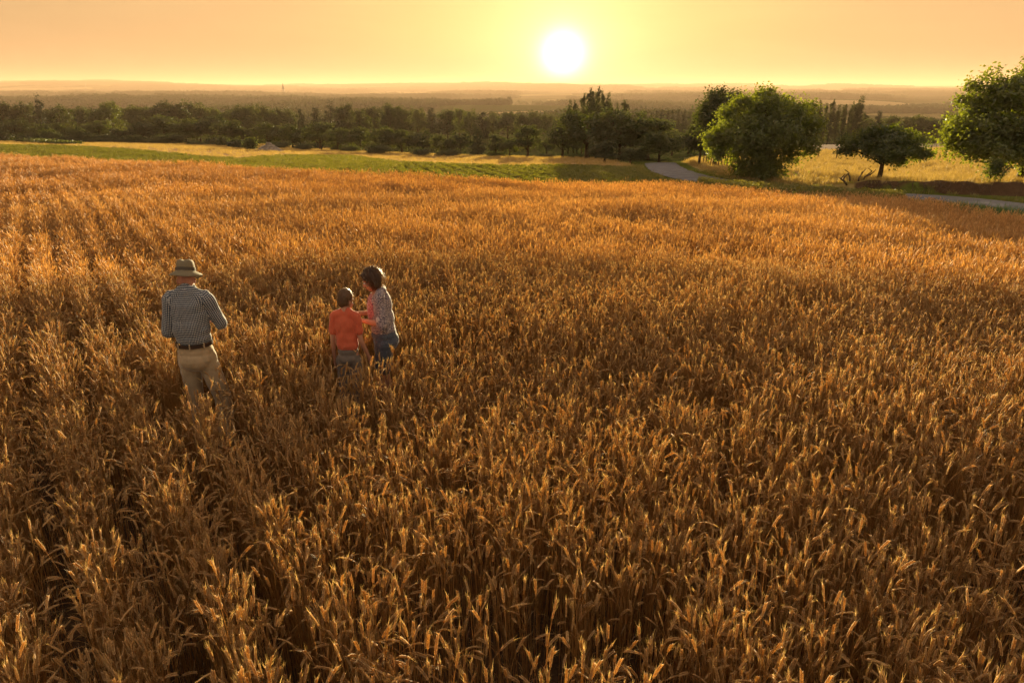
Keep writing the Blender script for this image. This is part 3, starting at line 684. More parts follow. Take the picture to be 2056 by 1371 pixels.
# the broad bushy tree by the road, foliage down to the ground
rs = random.Random(3)
L1 = [(.05, 0, .52, .46, .29), (-.1, -.2, .28, .42, .24), (.02, .1, .88, .34, .10), (-.38, 0, .76, .34, .15), (.42, 0, .74, .36, .16), (-.62, -.1, .58, .32, .15), (.68, 0, .54, .30, .18), (-.5, .3, .36, .24, .12), (.58, .1, .32, .22, .12),
      (-.85, 0, .50, .18, .10), (-.78, 0, .40, .16, .08), (.3, -.4, .6, .4, .2), (-.3, -.45, .55, .4, .2), (.1, 0, .14, .40, .15), (-.2, 0, .12, .30, .12), (.22, .1, .12, .26, .12), (.85, .1, .66, .15, .08), (-.55, .1, .22, .14, .08)]
L1 += [(rs.uniform(-.9, .9), rs.uniform(-.5, .5), rs.uniform(.45, .85), .13, .05) for _ in range(26)]
L1 += [(math.cos(a) * rs.uniform(.82, 1.02), rs.uniform(-.3, .3), .52 + .46 * math.sin(a) * rs.uniform(.85, 1.04), rs.uniform(.06, .20), rs.uniform(.02, .08)) for a in [rs.uniform(-.5, 3.7) for _ in range(22)]]
big_tree('bushy_tree', 1533, 188, 196, 43, 5, L1, 900, 42, .24, .17, M_leaf_oak, .22, 'wide bushy dark green tree with foliage to the ground beside the road', .1)
# two trees behind it, taller, with bare trunks
L2 = [(0, 0, .66, .6, .22), (-.35, 0, .55, .4, .17), (.3, 0, .58, .45, .2), (-.15, 0, .84, .3, .12), (.35, 0, .82, .3, .12), (.05, 0, .93, .12, .06), (-.5, .1, .72, .2, .1), (.6, 0, .7, .3, .12), (-.2, 0, .40, .4, .10), (.4, 0, .9, .1, .09), (-.3, 0, .9, .1, .08)]
big_tree('roadside_tree', 1440, 176, 118, 58, 11, L2, 320, 40, .26, .2, M_leaf_mid, .16, 'tall thin-trunked tree with spiky top rising behind the bushy tree', .24, group='trees behind the bushy tree')
L3 = [(0, 0, .62, .6, .22), (-.4, 0, .5, .4, .16), (.35, 0, .55, .4, .18), (0, 0, .85, .35, .12), (-.2, 0, .36, .4, .1)]
big_tree('roadside_tree', 1405, 220, 74, 62, 12, L3, 170, 40, .26, .2, M_leaf_mid, .12, 'slighter thin-trunked tree at the left of the taller one', .24, group='trees behind the bushy tree')
L4 = [(0, 0, .7, .6, .2), (-.4, 0, .8, .3, .1), (.45, 0, .8, .3, .12), (.1, 0, .92, .2, .07), (.75, 0, .66, .22, .1), (.5, 0, .5, .4, .2)]
big_tree('roadside_tree', 1530, 184, 120, 56, 13, L4, 220, 40, .24, .19, M_leaf_mid, .15, 'tree whose ragged top shows above the bushy tree', .2, group='trees behind the bushy tree')
# small umbrella shaped tree on the bank
L5 = [(0, 0, .72, .62, .17), (-.45, 0, .66, .42, .12), (.42, 0, .64, .44, .13), (-.1, 0, .88, .42, .09), (-.72, 0, .55, .25, .07), (.76, 0, .54, .26, .08), (.2, -.3, .55, .5, .12), (-.2, .3, .55, .4, .10), (.25, -.1, .40, .28, .08), (.0, 0, .46, .3, .1), (.9, 0, .52, .14, .04), (-.9, 0, .50, .12, .04), (-.6, 0, .82, .16, .05), (.5, 0, .76, .2, .06)]
L5 += [(math.cos(a) * rs.uniform(.8, 1.02), rs.uniform(-.4, .4), .60 + .36 * math.sin(a) * rs.uniform(.8, 1.0), rs.uniform(.05, .12), rs.uniform(.02, .04)) for a in [rs.uniform(-.2, 3.4) for _ in range(20)]]
big_tree('small_tree', 1768, 251, 156, 38.0, 6, L5, 420, 44, .16, .13, M_leaf_oak, .13, 'small umbrella-shaped green tree with a slim bare trunk on the earth bank', .34, nl=12, top=.82)
# big oak at the right edge
L6 = [(0, 0, .6, .6, .28), (-.3, -.2, .42, .5, .16), (-.55, 0, .46, .32, .12), (-.72, 0, .34, .24, .09), (-.3, 0, .74, .36, .12), (.1, 0, .84, .32, .11), (.4, 0, .7, .4, .15), (.5, 0, .45, .45, .2), (-.78, 0, .40, .2, .07), (-.52, -.2, .28, .34, .08), (-.1, -.2, .26, .5, .1), (.3, 0, .26, .5, .1), (-.62, 0, .58, .2, .07),
      (-.46, 0, .66, .2, .08), (.0, 0, .92, .16, .05), (.22, 0, .94, .14, .05), (-.12, 0, .86, .14, .06), (-.84, 0, .27, .13, .05), (.7, 0, .55, .3, .15)]
L6 += [(rs.uniform(-.85, .4), rs.uniform(-.5, .5), rs.uniform(.25, .7), .13, .04) for _ in range(14)]
L6 += [(math.cos(a) * rs.uniform(.82, 1.02), rs.uniform(-.3, .3), .55 + .42 * math.sin(a) * rs.uniform(.85, 1.04), rs.uniform(.04, .10), rs.uniform(.015, .04)) for a in [rs.uniform(1.2, 4.0) for _ in range(26)]]
big_tree('oak_tree', 2092, 116, 300, 37.5, 8, L6, 1150, 46, .25, .18, M_leaf_oak, .3, 'large leafy oak cut off by the right edge of the picture', .22, nl=14)
# short sapling and bushes around the bank
def bush_at(u, vb, Y, wpx, hm, label, name='bush', cat='bush', seed=3, mt=None, leaf=.12, nc=220, squash=1, group=None):
    x = lateral(u, vb, Y); Wd = wpx / F * Y * .5; rs = random.Random(seed)
    lob = [(rs.uniform(-.6, .6) * Wd, rs.uniform(-.3, .3) * Wd, hm * rs.uniform(.35, .62), Wd * rs.uniform(.3, .5), Wd * rs.uniform(.3, .5), hm * rs.uniform(.3, .4)) for _ in range(7)]
    cm, tm = tree_meshes(name, seed, hm, Wd * 2, lob, nc, 8, leaf * .8, leaf, mt or M_leaf_mid, hm * .1, .035, shell=.3)
    return put_tree(name, cm, tm, x, Y, (1, 1, 1), 0, label, cat, group)
bush_at(1985, 372, 34.8, 46, 1.35, 'small flat-topped sapling on the bank under the oak', 'sapling', 'sapling', 4, M_leaf_oak, .1)
for i, (u, v, wd) in enumerate([(425, 292, 26), (447, 294, 24), (470, 298, 34), (504, 302, 20)]):
    x, yy = hit(u, v); bush_at(u, v, yy, wd, 1.3 + .3 * (i % 2), 'low dark green bush on the dry strip, %s counted leftwards from the stone heap' % ORD[3 - i], seed=20 + i, leaf=.3, group='bushes beside the stone heap')
for i, (u, v, wd) in enumerate([(678, 303, 18), (640, 299, 12)]):
    x, yy = hit(u, v); bush_at(u, v, yy, wd, 1.0, ['small dark bush right of the stone heap at the wood edge', 'tiny bush between the stone heap and the wood edge'][i], seed=30 + i, leaf=.3)
# hedge on the left rise
hb = MB(); hp = world_line([(-200, 276), (0, 283.5), (60, 287), (100, 289.5), (150, 291.5)])
xs = np.linspace(0, 1, 90); hx = np.interp(xs, np.linspace(0, 1, 5), [p[0] for p in hp]); hy = np.interp(xs, np.linspace(0, 1, 5), [p[1] for p in hp])
rr = np.random.default_rng(5); n = 7000; i_ = rr.integers(0, 90, n)
Cc = np.stack([hx[i_] + rr.normal(0, .5, n), hy[i_] + rr.normal(0, .5, n), ground(hx[i_], hy[i_]) + rr.uniform(0, 1.0, n) * (1.1 - .7 * i_ / 90)], -1)
hedge = obj('hedge', leaf_mesh('hedge', Cc, rr.uniform(.2, .4, n), rr, M_leaf_mid)); tag(hedge, 'low dark hedge running along the left edge of the green strip', 'hedge')

# ------------------------------------------------------------------ far woods (one mass each)
def canopy_proto(seed, n, W, H):
    rs = np.random.default_rng(seed); rp = random.Random(seed); lob = []
    for _ in range(n):
        x, y = rs.uniform(-.5, .5, 2) * W * (n > 1); r = W * (.5 if n == 1 else rp.uniform(.16, .26)); h = H * rp.uniform(.72, 1.0)
        if rp.random() < .25: r *= .6; h *= 1.15
        lob.append((x, y, h * .55, r, r, h * .46))
    p, d = crown_pts(lob, 60 * n + 60, 5, .8, rs, .7)
    return leaf_mesh('canopy', p, rs.uniform(1.2, 2.2, len(p)), rs, M_leaf_far, .4, d * .8)
CL_can = proto_collection('canopy', [canopy_proto(i, 1, 8, 10) for i in range(4)] + [canopy_proto(10 + i, 3, 16, 11) for i in range(4)])
CL_far = proto_collection('farcanopy', [canopy_proto(30 + i, 14, 46, 12) for i in range(6)])
def wood_mask(x, y):
    n = np.sin(x / 210 + y / 420 + 1) + np.sin(x / 95 - y / 310 + 2.0) + .8 * np.sin(y / 170 + x / 610) + .5 * np.sin(x / 47 + y / 61)
    return n
def wedge(n, r0, r1, a0=-46, a1=46, p=2.0):
    r = (rng.uniform(r0 ** p, r1 ** p, n)) ** (1 / p); a = np.radians(rng.uniform(a0, a1, n)); return r * np.sin(a), r * np.cos(a)
x, y = wedge(17000, 270, 1600, p=1.5); m = wood_mask(x, y); k = (m > -.35) & (y > np.where(x / y > .30, 800, 430))
x, y, m = x[k], y[k], m[k]; s = rng.uniform(.75, 1.25, len(x)) * (1 + .15 * np.sin(x / 60))
scatter('woodland', np.stack([x, y, ground(x, y) - .5], -1), rng.uniform(0, 6.28, len(x)), s, CL_can, 8, 'hazy woodland filling the valley behind the first trees', 'woodland', .02)
x, y = wedge(11000, 1500, 9500, p=1.35); m = wood_mask(x * .45, y * .45); k = (m > -.5)
x, y = x[k], y[k]; s = rng.uniform(.8, 1.4, len(x)) * (1.1 + y / 7000)
scatter('woodland', np.stack([x, y, ground(x, y) - 1], -1), rng.uniform(0, 6.28, len(x)), np.stack([s, s, s * .85], -1), CL_far, 6, 'distant wooded ridges fading into the evening haze', 'woodland', .0)
# far landmarks on the horizon
def far_thing(name, u, vt, Y, build, label, cat):
    x = lateral(u, vt, Y); zb = gz(x, Y); H = CAMZ - Y * tv(vt) - zb; e = empty(name, (x, Y, zb - 1)); tag(e, label, cat); build(e, H + 1); return e
def mastb(e, H):
    mb = MB(); mb.tube([(0, 0, 0), (0, 0, H)], [.9, .3], 6); obj('mast_pole', mb.mesh('mast_pole', [M_metal]), e)
    mb = MB(); mb.box((0, 0, H * .88), (2.4, 1.0, 1.6)); obj('antenna', mb.mesh('antenna', [M_metal]), e)
M_stone = principled('stone', (.34, .30, .25), .9, .2, lambda t: t.ramp(t.noise(t.n('ShaderNodeTexCoord').outputs['Object'], 1.3, 5), [(0.3, (.20, .17, .14)), (0.7, (.42, .37, .31))]))
M_slate = principled('slate', (.07, .07, .08), .6, .4)
def churchb(e, H):
    mb = MB(); mb.box((0, 0, H * .3), (8, 8, H * .6)); obj('tower', mb.mesh('tower', [M_stone]), e)
    mb = MB(); mb.tube([(0, 0, H * .6), (0, 0, H)], [5.4, .3], 4); obj('spire', mb.mesh('spire', [M_slate]), e)
    mb = MB(); mb.box((17, 0, H * .12), (26, 10, H * .24)); obj('nave', mb.mesh('nave', [M_stone]), e)
far_thing('radio_mast', 58, 158, 5200, mastb, 'thin mast on the hill at the far left horizon', 'mast')
far_thing('radio_mast', 369, 162, 4200, mastb, 'tall thin mast on the horizon above the left wood', 'mast')
far_thing('radio_mast', 170, 165, 4600, mastb, 'short faint mast on the horizon near the left hill', 'mast')
far_thing('church', 567, 167, 3000, churchb, 'tiny church with pointed spire on the wooded ridge', 'church')

# ------------------------------------------------------------------ stone heap, dead branches, fences
def stone_heap():
    x0, y0 = hit(541, 305); rs = random.Random(9); mb = MB(); Wd = 52 / F * y0 * .5
    for i in range(420):
        a = rs.uniform(0, 6.28); r = math.sqrt(rs.random()); h = (1 - r) * 1.25 * rs.uniform(.7, 1.0)
        c = np.array([Wd * r * math.cos(a), Wd * .6 * r * math.sin(a), h * .95]); s = rs.uniform(.10, .24)
        V = np.array([[math.cos(b) * math.cos(e), math.sin(b) * math.cos(e), math.sin(e)] for e in (-1.0, -.1, .8) for b in (0, 1.05, 2.1, 3.14, 4.2, 5.2)]) * s * np.array([rs.uniform(.7, 1.4), rs.uniform(.7, 1.4), rs.uniform(.5, 1)])
        V *= 1 + .25 * np.array([[rs.gauss(0, .5)] for _ in V]); V = np.vstack([V, [[0, 0, s * .75]]]) + c
        Q = [(k * 6 + j, k * 6 + (j + 1) % 6, (k + 1) * 6 + (j + 1) % 6, (k + 1) * 6 + j) for k in (0, 1) for j in range(6)]
        mb.add(V, [(18, 12 + j, 12 + (j + 1) % 6) for j in range(6)], Q)
    V = [(0, 0, 1.05)] + [(Wd * .95 * math.cos(a), Wd * .58 * math.sin(a), -.2) for a in np.linspace(0, 6.283, 17)[:-1]]
    mb.add(V, [(0, 1 + j, 1 + (j + 1) % 16) for j in range(16)])
    o = obj('stone_heap', mb.mesh('stone_heap', [M_stone])); o.location = (x0, y0, gz(x0, y0)); tag(o, 'grey heap of rubble stones on the dry strip before the wood', 'stone heap', kind='thing')
stone_heap()
def branch_stub(u, vb, Y, arms, label, name='dead_branch', cat='branch', group=None):
    x = lateral(u, vb, Y); mb = MB(); rs = random.Random(int(u))
    for arm in arms:
        P = [np.array(p, float) * (.8, 1, .8) for p in arm]; n = len(P)
        mb.tube(P, np.linspace(.055, .022, n), 7)
        e = P[-1]; mb.tube([P[-2], (P[-2] + e) / 2 + (0.06, 0, .05), P[-2] + (e - P[-2]) * .5 + np.array([rs.choice([-.2, .2]), 0, .22])], [.04, .03, .015], 5)
    o = obj(name, mb.mesh(name, [M_wood], True)); o.location = (x, Y, gz(x, Y) - .05); tag(o, label, cat, group)
YB = 37.5
branch_stub(1699, 372, YB, [[(.1, 0, 0), (-.1, 0, .25), (-.25, 0, .45), (-.22, 0, .68)], [(-.12, 0, .3), (-.35, .05, .45), (-.5, .05, .55)]], 'forked dead branch at the left end of the earth bank', group='dead branches on the bank')
branch_stub(1704, 370, YB + .4, [[(.05, 0, .1), (0, 0, .4), (-.12, 0, .6), (-.22, 0, .68)]], 'thin crooked branch just right of the forked one', group='dead branches on the bank')
branch_stub(1722, 372, YB, [[(0, 0, 0), (.02, 0, .3), (.12, 0, .52), (.16, 0, .72)]], 'upright broken stump of branch left of the small tree', group='dead branches on the bank')
branch_stub(1730, 372, YB + .1, [[(0, 0, 0), (.15, 0, .3), (.4, 0, .5), (.55, 0, .66)], [(.2, 0, .35), (.45, 0, .4), (.62, 0, .55)]], 'dead branch slanting right towards the small tree', group='dead branches on the bank')
branch_stub(2001, 384, 34.7, [[(-.1, 0, 0), (.1, 0, .35), (.22, 0, .7), (.45, 0, .95), (.62, 0, 1.0)]], 'curved bare branch hooking to the right under the oak', group='dead branches on the bank')
branch_stub(1993, 384, 34.8, [[(0, 0, 0), (-.05, 0, .3), (.08, 0, .62)]], 'short upright dead stick beside the hooked branch', group='dead branches on the bank')
# roots hanging in the cut bank
rm = MB(); rs = random.Random(4)
for i in range(46):
    x = rs.uniform(18.5, 27.5); y = float(bank_y(x)) + .15; z = gz(x, y + .5)
    P = [np.array([x, y, z])]
    for _ in range(4): P.append(P[-1] + np.array([rs.gauss(0, .12), -.05, -.13]))
    rm.tube(P, np.linspace(.022, .008, 5), 4)
tag(obj('bank_roots', rm.mesh('bank_roots', [M_wood])), 'thin brown roots hanging from the cut earth bank by the road', 'roots', kind='stuff')
# dark scrap in the wheat near the road
def fence(pts, step, hgt, label, rails=2, r=.045):
    P = np.array(pts); seg = np.hypot(*np.diff(P, axis=0).T); L = np.concatenate([[0], np.cumsum(seg)]); q = np.arange(0, L[-1], step)
    x, y = np.interp(q, L, P[:, 0]), np.interp(q, L, P[:, 1]); e = empty('wire_fence', (x[0], y[0], gz(x[0], y[0]))); tag(e, label, 'fence')
    me = None
    for a, b in zip(x, y):
        if me is None: mb = MB(); mb.tube([(0, 0, -.1), (.01, 0, hgt * .5), (0, 0, hgt)], [r, r, r * .9], 6); me = mb.mesh('fence_post', [M_wood])
        o = obj('post', me, e); o.location = (a - x[0], b - y[0], gz(a, b) - gz(x[0], y[0])); o.rotation_euler = (random.gauss(0, .04), random.gauss(0, .04), 0)
    mb = MB()
    for k in range(rails):
        mb.tube([(a - x[0], b - y[0], gz(a, b) - gz(x[0], y[0]) + hgt * (.5 + .42 * k)) for a, b in zip(x, y)], .008 if rails == 2 else .02, 4)
    obj('wire', mb.mesh('fence_wire', [M_metal]), e)
fence(world_line([(1412, 329), (1450, 336), (1485, 345)]), 1.0, 1.0, 'row of thin close-set posts behind the thin-trunked trees')
fence(world_line([(1590, 322), (1640, 318), (1676, 323), (1700, 318)]), 5.0, 1.1, 'wire fence with leaning posts crossing the golden slope')
fence(world_line([(1600, 307), (1690, 305), (1800, 300), (1925, 294)]), 7.0, 1.1, 'distant post and wire fence along the pale field')
# pale twig on the field edge
# ------------------------------------------------------------------ people
def cap(p0, p1, r0, r1, fx=1.0, fy=1.0, k=16):
    """capsule with two radii; fx, fy flatten the cross-section (fx along its sideways axis)"""
    p0 = np.array(p0, float); p1 = np.array(p1, float); d = unit(p1 - p0)
    ref = np.array([1., 0, 0]) if abs(d[0]) < .85 else np.array([0, 1., 0])
    A = unit(ref - d * ref.dot(d)); B = np.cross(d, A); V = []; rings = []
    for t, p, r in [(a, p0, r0) for a in np.linspace(-1.57, 0, 5)] + [(a, p1, r1) for a in np.linspace(0, 1.57, 5)]:
        c = p + d * math.sin(t) * r; q = max(math.cos(t), .02) * r
        rings.append([c + A * q * fx * math.cos(a) + B * q * fy * math.sin(a) for a in np.arange(k) / k * 2 * math.pi])
    V = np.array(rings).reshape(-1, 3); n = len(rings)
    Q = [(i * k + j, i * k + (j + 1) % k, (i + 1) * k + (j + 1) % k, (i + 1) * k + j) for i in range(n - 1) for j in range(k)]
    V = np.vstack([V, [p0 - d * r0, p1 + d * r1]]); b = n * k
    T = [(b, (j + 1) % k, j) for j in range(k)] + [(b + 1, (n - 1) * k + j, (n - 1) * k + (j + 1) % k) for j in range(k)]
    return V, T, Q
def ell(c, r, rot=None, k=20):
    V, T, Q = cap((0, 0, -1e-4), (0, 0, 1e-4), 1, 1, k=k); V = V * np.array(r)
    if rot is not None: V = V @ np.array(Matrix.Rotation(rot[0], 3, rot[1]).transposed())
    return V + np.array(c), T, Q
def chain(ps, rs, fx=1.0, fy=1.0): return [cap(ps[i], ps[i + 1], rs[i], rs[i + 1], fx, fy) for i in range(len(ps) - 1)]
def fuse(name, prims, vox, smooth_it, mt, folds=None, cut=None, seed=0):
    """melts primitives into one continuous closed surface"""
    mb = MB(); [mb.add(*p) for p in prims]
    me = mb.mesh(name, []); o = bpy.data.objects.new('melt', me); S.collection.objects.link(o)
    md = o.modifiers.new('r', 'REMESH'); md.mode = 'VOXEL'; md.voxel_size = vox; md.use_smooth_shade = True
    if smooth_it:
        ms = o.modifiers.new('s', 'SMOOTH'); ms.factor = .5; ms.iterations = smooth_it
    dg = bpy.context.evaluated_depsgraph_get(); res = bpy.data.meshes.new_from_object(o.evaluated_get(dg)); bpy.data.objects.remove(o)
    res.name = name; res.materials.clear(); res.materials.append(mt)
    if folds:
        amp, sc = folds; nrm = np.empty(len(res.vertices) * 3, np.float32); co = nrm.copy()
        res.vertices.foreach_get('normal', nrm); res.vertices.foreach_get('co', co); nrm = nrm.reshape(-1, 3); co = co.reshape(-1, 3)
        dv = np.array([abs(mnoise.noise(Vector((p[0] * sc[0] + seed, p[1] * sc[1], p[2] * sc[2])))) * 2 - .5 for p in co]) * amp
        co += nrm * dv[:, None]; res.vertices.foreach_set('co', co.ravel()); res.update()
    res.polygons.foreach_set('use_smooth', np.ones(len(res.polygons), bool))
    return res
def wrap_uv(me, bones):
    """cloth grain: along and around the nearest bone"""
    n = len(me.polygons); c = np.empty(n * 3, np.float32); me.polygons.foreach_get('center', c); c = c.reshape(-1, 3)
    D = []
    for a, b, r in bones:
        a, b = np.array(a), np.array(b); t = np.clip(((c - a) @ (b - a)) / ((b - a) @ (b - a)), 0, 1); D.append(np.linalg.norm(c - a - t[:, None] * (b - a), axis=1) - r)
    best = np.argmin(D, 0); uv = np.zeros((len(me.loops), 2), np.float32); li = np.empty(len(me.loops), np.int32); me.loops.foreach_get('vertex_index', li)
    co = np.empty(len(me.vertices) * 3, np.float32); me.vertices.foreach_get('co', co); co = co.reshape(-1, 3)
    ls = np.empty(n, np.int32); lt = ls.copy(); me.polygons.foreach_get('loop_start', ls); me.polygons.foreach_get('loop_total', lt)
    lb = np.repeat(best, lt); P = co[li]
    for k, (a, b, r) in enumerate(bones):
        m = lb == k; a, b = np.array(a, float), np.array(b, float); d = unit(b - a); ref = np.array([0, -1., 0]); A = unit(ref - d * ref.dot(d)); B = np.cross(d, A)
        q = P[m] - a; ang = np.arctan2(q @ B, q @ A); uv[m, 0] = ang * r; uv[m, 1] = q @ d
    l = me.uv_layers.new(name='grain'); l.data.foreach_set('uv', uv.ravel())
def hand(wrist, d, palm_n, side, s=1.0, curl=.35):
    """palm, four bent fingers of unequal length and a thumb leaving the palm's side"""
    w0 = np.array(wrist, float); d = unit(d); nn = np.array(palm_n, float); nn = unit(nn - d * nn.dot(d)); sd = np.cross(d, nn) * side; out = []
    pc = w0 + d * .045 * s
    out += [cap(w0, w0 + d * .03 * s, .023 * s, .028 * s, 1, .8)]
    for k in range(4):
        o2 = sd * (.030 - .0195 * k) * s; b = pc + o2 + d * .04 * s
        out.append(cap(w0 + o2 * .55 + d * .01 * s, b, .015 * s, .012 * s))
        L = (.040, .046, .043, .034)[k] * s; a1 = curl * (1 + .15 * k); p = b; r = .0095 * s
        for j, f in enumerate((1.0, .75, .6)):
            a = a1 * (j + 1) * .9; q = p + (d * math.cos(a) + nn * math.sin(a)) * L * f; out.append(cap(p, q, r, r * .88)); p = q; r *= .88
    t0 = w0 + d * .02 * s + sd * .026 * s; t1 = t0 + (d * .55 + sd * .6 + nn * .35) * .042 * s; t2 = t1 + (d * .85 + sd * .1 + nn * .5) * .032 * s
    out += [cap(t0, t1, .015 * s, .0115 * s), cap(t1, t2, .011 * s, .009 * s)]
    return out
def head(c, s=1.0, yaw=0.0, nod=0.0):
    """skull, jaw, nose, lips, brow, ears; looks along +Y before yaw (to the left) and nod (down)"""
    M = Matrix.Rotation(yaw, 3, 'Z') @ Matrix.Rotation(-nod, 3, 'X'); c = np.array(c, float)
    T = lambda p: np.array(M @ Vector(p)) * s + c
    def E(p, r, k=20):
        V, t_, q = ell((0, 0, 0), r, k=k); V = (V + np.array(p)) @ np.array(M.transposed()) * s + c; return V, t_, q
    out = [E((0, -.012, .025), (.077, .096, .088)), E((0, .025, -.035), (.060, .068, .062)), E((0, .058, -.078), (.030, .026, .024)), E((0, .03, -.06), (.052, .05, .042)),
           cap(T((0, .084, .012)), T((0, .108, -.020)), .009 * s, .0135 * s), E((-.011, .100, -.022), (.008, .009, .007), 10), E((.011, .100, -.022), (.008, .009, .007), 10),
           E((0, .084, -.048), (.023, .012, .006), 12), E((0, .083, -.058), (.020, .012, .006), 12), E((0, .078, .028), (.05, .016, .012), 12),
           E((.078, -.008, -.005), (.010, .018, .030), 12), E((-.078, -.008, -.005), (.010, .018, .030), 12), E((.038, .066, -.018), (.022, .02, .02), 12), E((-.038, .066, -.018), (.022, .02, .02), 12)]
    return out, T
def eyes(T, parent, s, M_w, M_i):
    for sx in (-1, 1):
        c = T((.031 * sx, .080, .008)); V, t_, q = ell((0, 0, 0), (.0115 * s,) * 3, k=14)
        mb = MB(); mb.add(V + c, t_, q); obj('eye', mb.mesh('eye', [M_w], True), parent)
        c2 = T((.031 * sx, .0895, .005)); mb = MB(); mb.add(ell((0, 0, 0), (.0052 * s, .0035 * s, .0052 * s), k=10)[0] + c2, t_[:0] or None, None) if False else None
        V, t_, q = ell((0, 0, 0), (.0055 * s, .0035 * s, .0055 * s), k=10); mb = MB(); mb.add(V + c2, t_, q); obj('iris', mb.mesh('iris', [M_i], True), parent)
def skin_mat(name, col):
    return principled(name, col, .55, .35, lambda t: t.mix(t.noise(t.n('ShaderNodeTexCoord').outputs['Object'], 9, 3), tuple(c * .8 for c in col), tuple(min(1, c * 1.15) for c in col)), None, .12)
M_skin = skin_mat('skin', (.50, .25, .16)); M_skin2 = skin_mat('skin_ruddy', (.47, .22, .15))
M_eye = principled('eye_white', (.8, .78, .74), .3, .5); M_iris = principled('iris', (.06, .035, .02), .2, .5)
def hair_mat(name, a, b):
    m, t = mat(name); tc_ = t.n('ShaderNodeTexCoord'); nz = t.noise(t.n('ShaderNodeMapping', {'Vector': tc_.outputs['Object'], 'Scale': (90, 90, 9)}).outputs[0], 1, 3)
    g = t.n('ShaderNodeNewGeometry'); col = t.mix(t.m('MULTIPLY_ADD', g.outputs['Random Per Island'], .5, t.m('MULTIPLY', nz, .6)), a, b)
    p = t.n('ShaderNodeBsdfPrincipled', {'Base Color': col, 'Roughness': .42, 'Specular IOR Level': .5}); tr = t.n('ShaderNodeBsdfTranslucent', {'Color': (.55, .28, .10, 1)})
    mx = t.n('ShaderNodeMixShader', {0: .22, 1: p.outputs[0], 2: tr.outputs[0]}); t.n('ShaderNodeOutputMaterial', {'Surface': mx.outputs[0]}); return m
M_hair = hair_mat('hair_brown', (.030, .016, .009), (.11, .055, .026)); M_hair_boy = hair_mat('hair_light_brown', (.08, .045, .022), (.22, .125, .06)); M_hair_gray = hair_mat('hair_gray', (.16, .13, .11), (.36, .32, .28))
def gingham():
    m, t = mat('gingham'); uv = t.n('ShaderNodeUVMap', uv_map='grain').outputs[0]; s_ = t.n('ShaderNodeSeparateXYZ', {0: t.n('ShaderNodeMapping', {'Vector': uv, 'Scale': (62, 62, 62)}).outputs[0]})
    a = t.m('GREATER_THAN', t.m('FRACT', s_.outputs[0]), .45); b = t.m('GREATER_THAN', t.m('FRACT', s_.outputs[1]), .45)
    col = t.ramp(t.m('MULTIPLY', t.m('ADD', a, b), .5), [(0.0, (.60, .60, .58)), (.4, (.13, .15, .18)), (.9, (.03, .04, .06))], 'CONSTANT')
    p = t.n('ShaderNodeBsdfPrincipled', {'Base Color': col, 'Roughness': .85, 'Specular IOR Level': .2, 'Sheen Weight': .5, 'Sheen Roughness': .35}); t.n('ShaderNodeOutputMaterial', {'Surface': p.outputs[0]}); return m
def cloth(name, a, b, sc=40, tr=.12, detail=3, stops=(.35, .65)):
    m, t = mat(name); tcd = t.n('ShaderNodeTexCoord').outputs['Object']; col = t.ramp(t.noise(tcd, sc, detail, .6), [(stops[0], a), (stops[1], b)])
    bp = t.n('ShaderNodeBump', {'Strength': .35, 'Distance': .01, 'Height': t.noise(tcd, 24, 3)})
    p = t.n('ShaderNodeBsdfPrincipled', {'Base Color': col, 'Roughness': .85, 'Specular IOR Level': .2, 'Sheen Weight': .5, 'Sheen Roughness': .35, 'Normal': bp.outputs[0]}); tl = t.n('ShaderNodeBsdfTranslucent', {'Color': col})
    mx = t.n('ShaderNodeMixShader', {0: tr, 1: p.outputs[0], 2: tl.outputs[0]}); t.n('ShaderNodeOutputMaterial', {'Surface': mx.outputs[0]}); return m
M_ging = gingham(); M_khaki = cloth('khaki', (.36, .27, .16), (.46, .35, .22), 8, .05); M_coral = cloth('coral', (.62, .13, .07), (.72, .17, .09), 6, .18)
M_grey = cloth('grey_cotton', (.16, .13, .11), (.22, .18, .15), 10, .05); M_denim = cloth('denim', (.055, .062, .085), (.10, .115, .15), 60, .03)
M_blouse = cloth('flecked_blouse', (.05, .045, .10), (.66, .56, .55), 130, .2, 1, (.44, .58)); M_pink = cloth('pink_blouse', (.30, .07, .11), (.66, .36, .34), 110, .2, 1, (.42, .6)); M_belt = principled('belt_leather', (.035, .018, .012), .5, .5)
M_cuff = cloth('pale_cotton', (.5, .5, .52), (.62, .62, .62), 20, .1); M_shoe = principled('shoe_leather', (.05, .035, .025), .7, .3)
def strands(name, T, s, anchor_f, n, L, wd, mt, seed, down=.9):
    rs = np.random.default_rng(seed); mb = MB()
    for _ in range(n):
        p, nr = anchor_f(rs); p = np.array(p); nr = np.array(nr); g = np.array([0, 0, -1.]); t = g - nr * g.dot(nr); t = unit(t + rs.normal(0, .25, 3)); V = []; Q = []; sd = unit(np.cross(t, nr)) * wd * s
        ln = L * rs.uniform(.6, 1.2); q = p.copy(); dirv = t
        for i in range(5):
            w_ = 1 - (i / 4) ** 2 * .8; V += [q - sd * w_, q + sd * w_]; dirv = unit(dirv + nr * .05 * (1 if i < 2 else -.3) + g * .12); q = q + dirv * ln / 4 * s
            if i: c = 2 * i; Q.append((c - 2, c - 1, c + 1, c))
        V = [T(v) if True else v for v in V]; mb.add(V, None, Q)
    return mb.mesh(name, [mt])
def on_ell(c, r, cond):
    def f(rs):
        while True:
            d = rs.normal(0, 1, 3); d /= np.linalg.norm(d); p = np.array(c) + d * np.array(r)
            if cond(p): return p, unit(d / np.array(r))
    return f
def root(xy, rz, label, group=None):
    e = None; return (xy[0], xy[1], gz(*xy)), rz
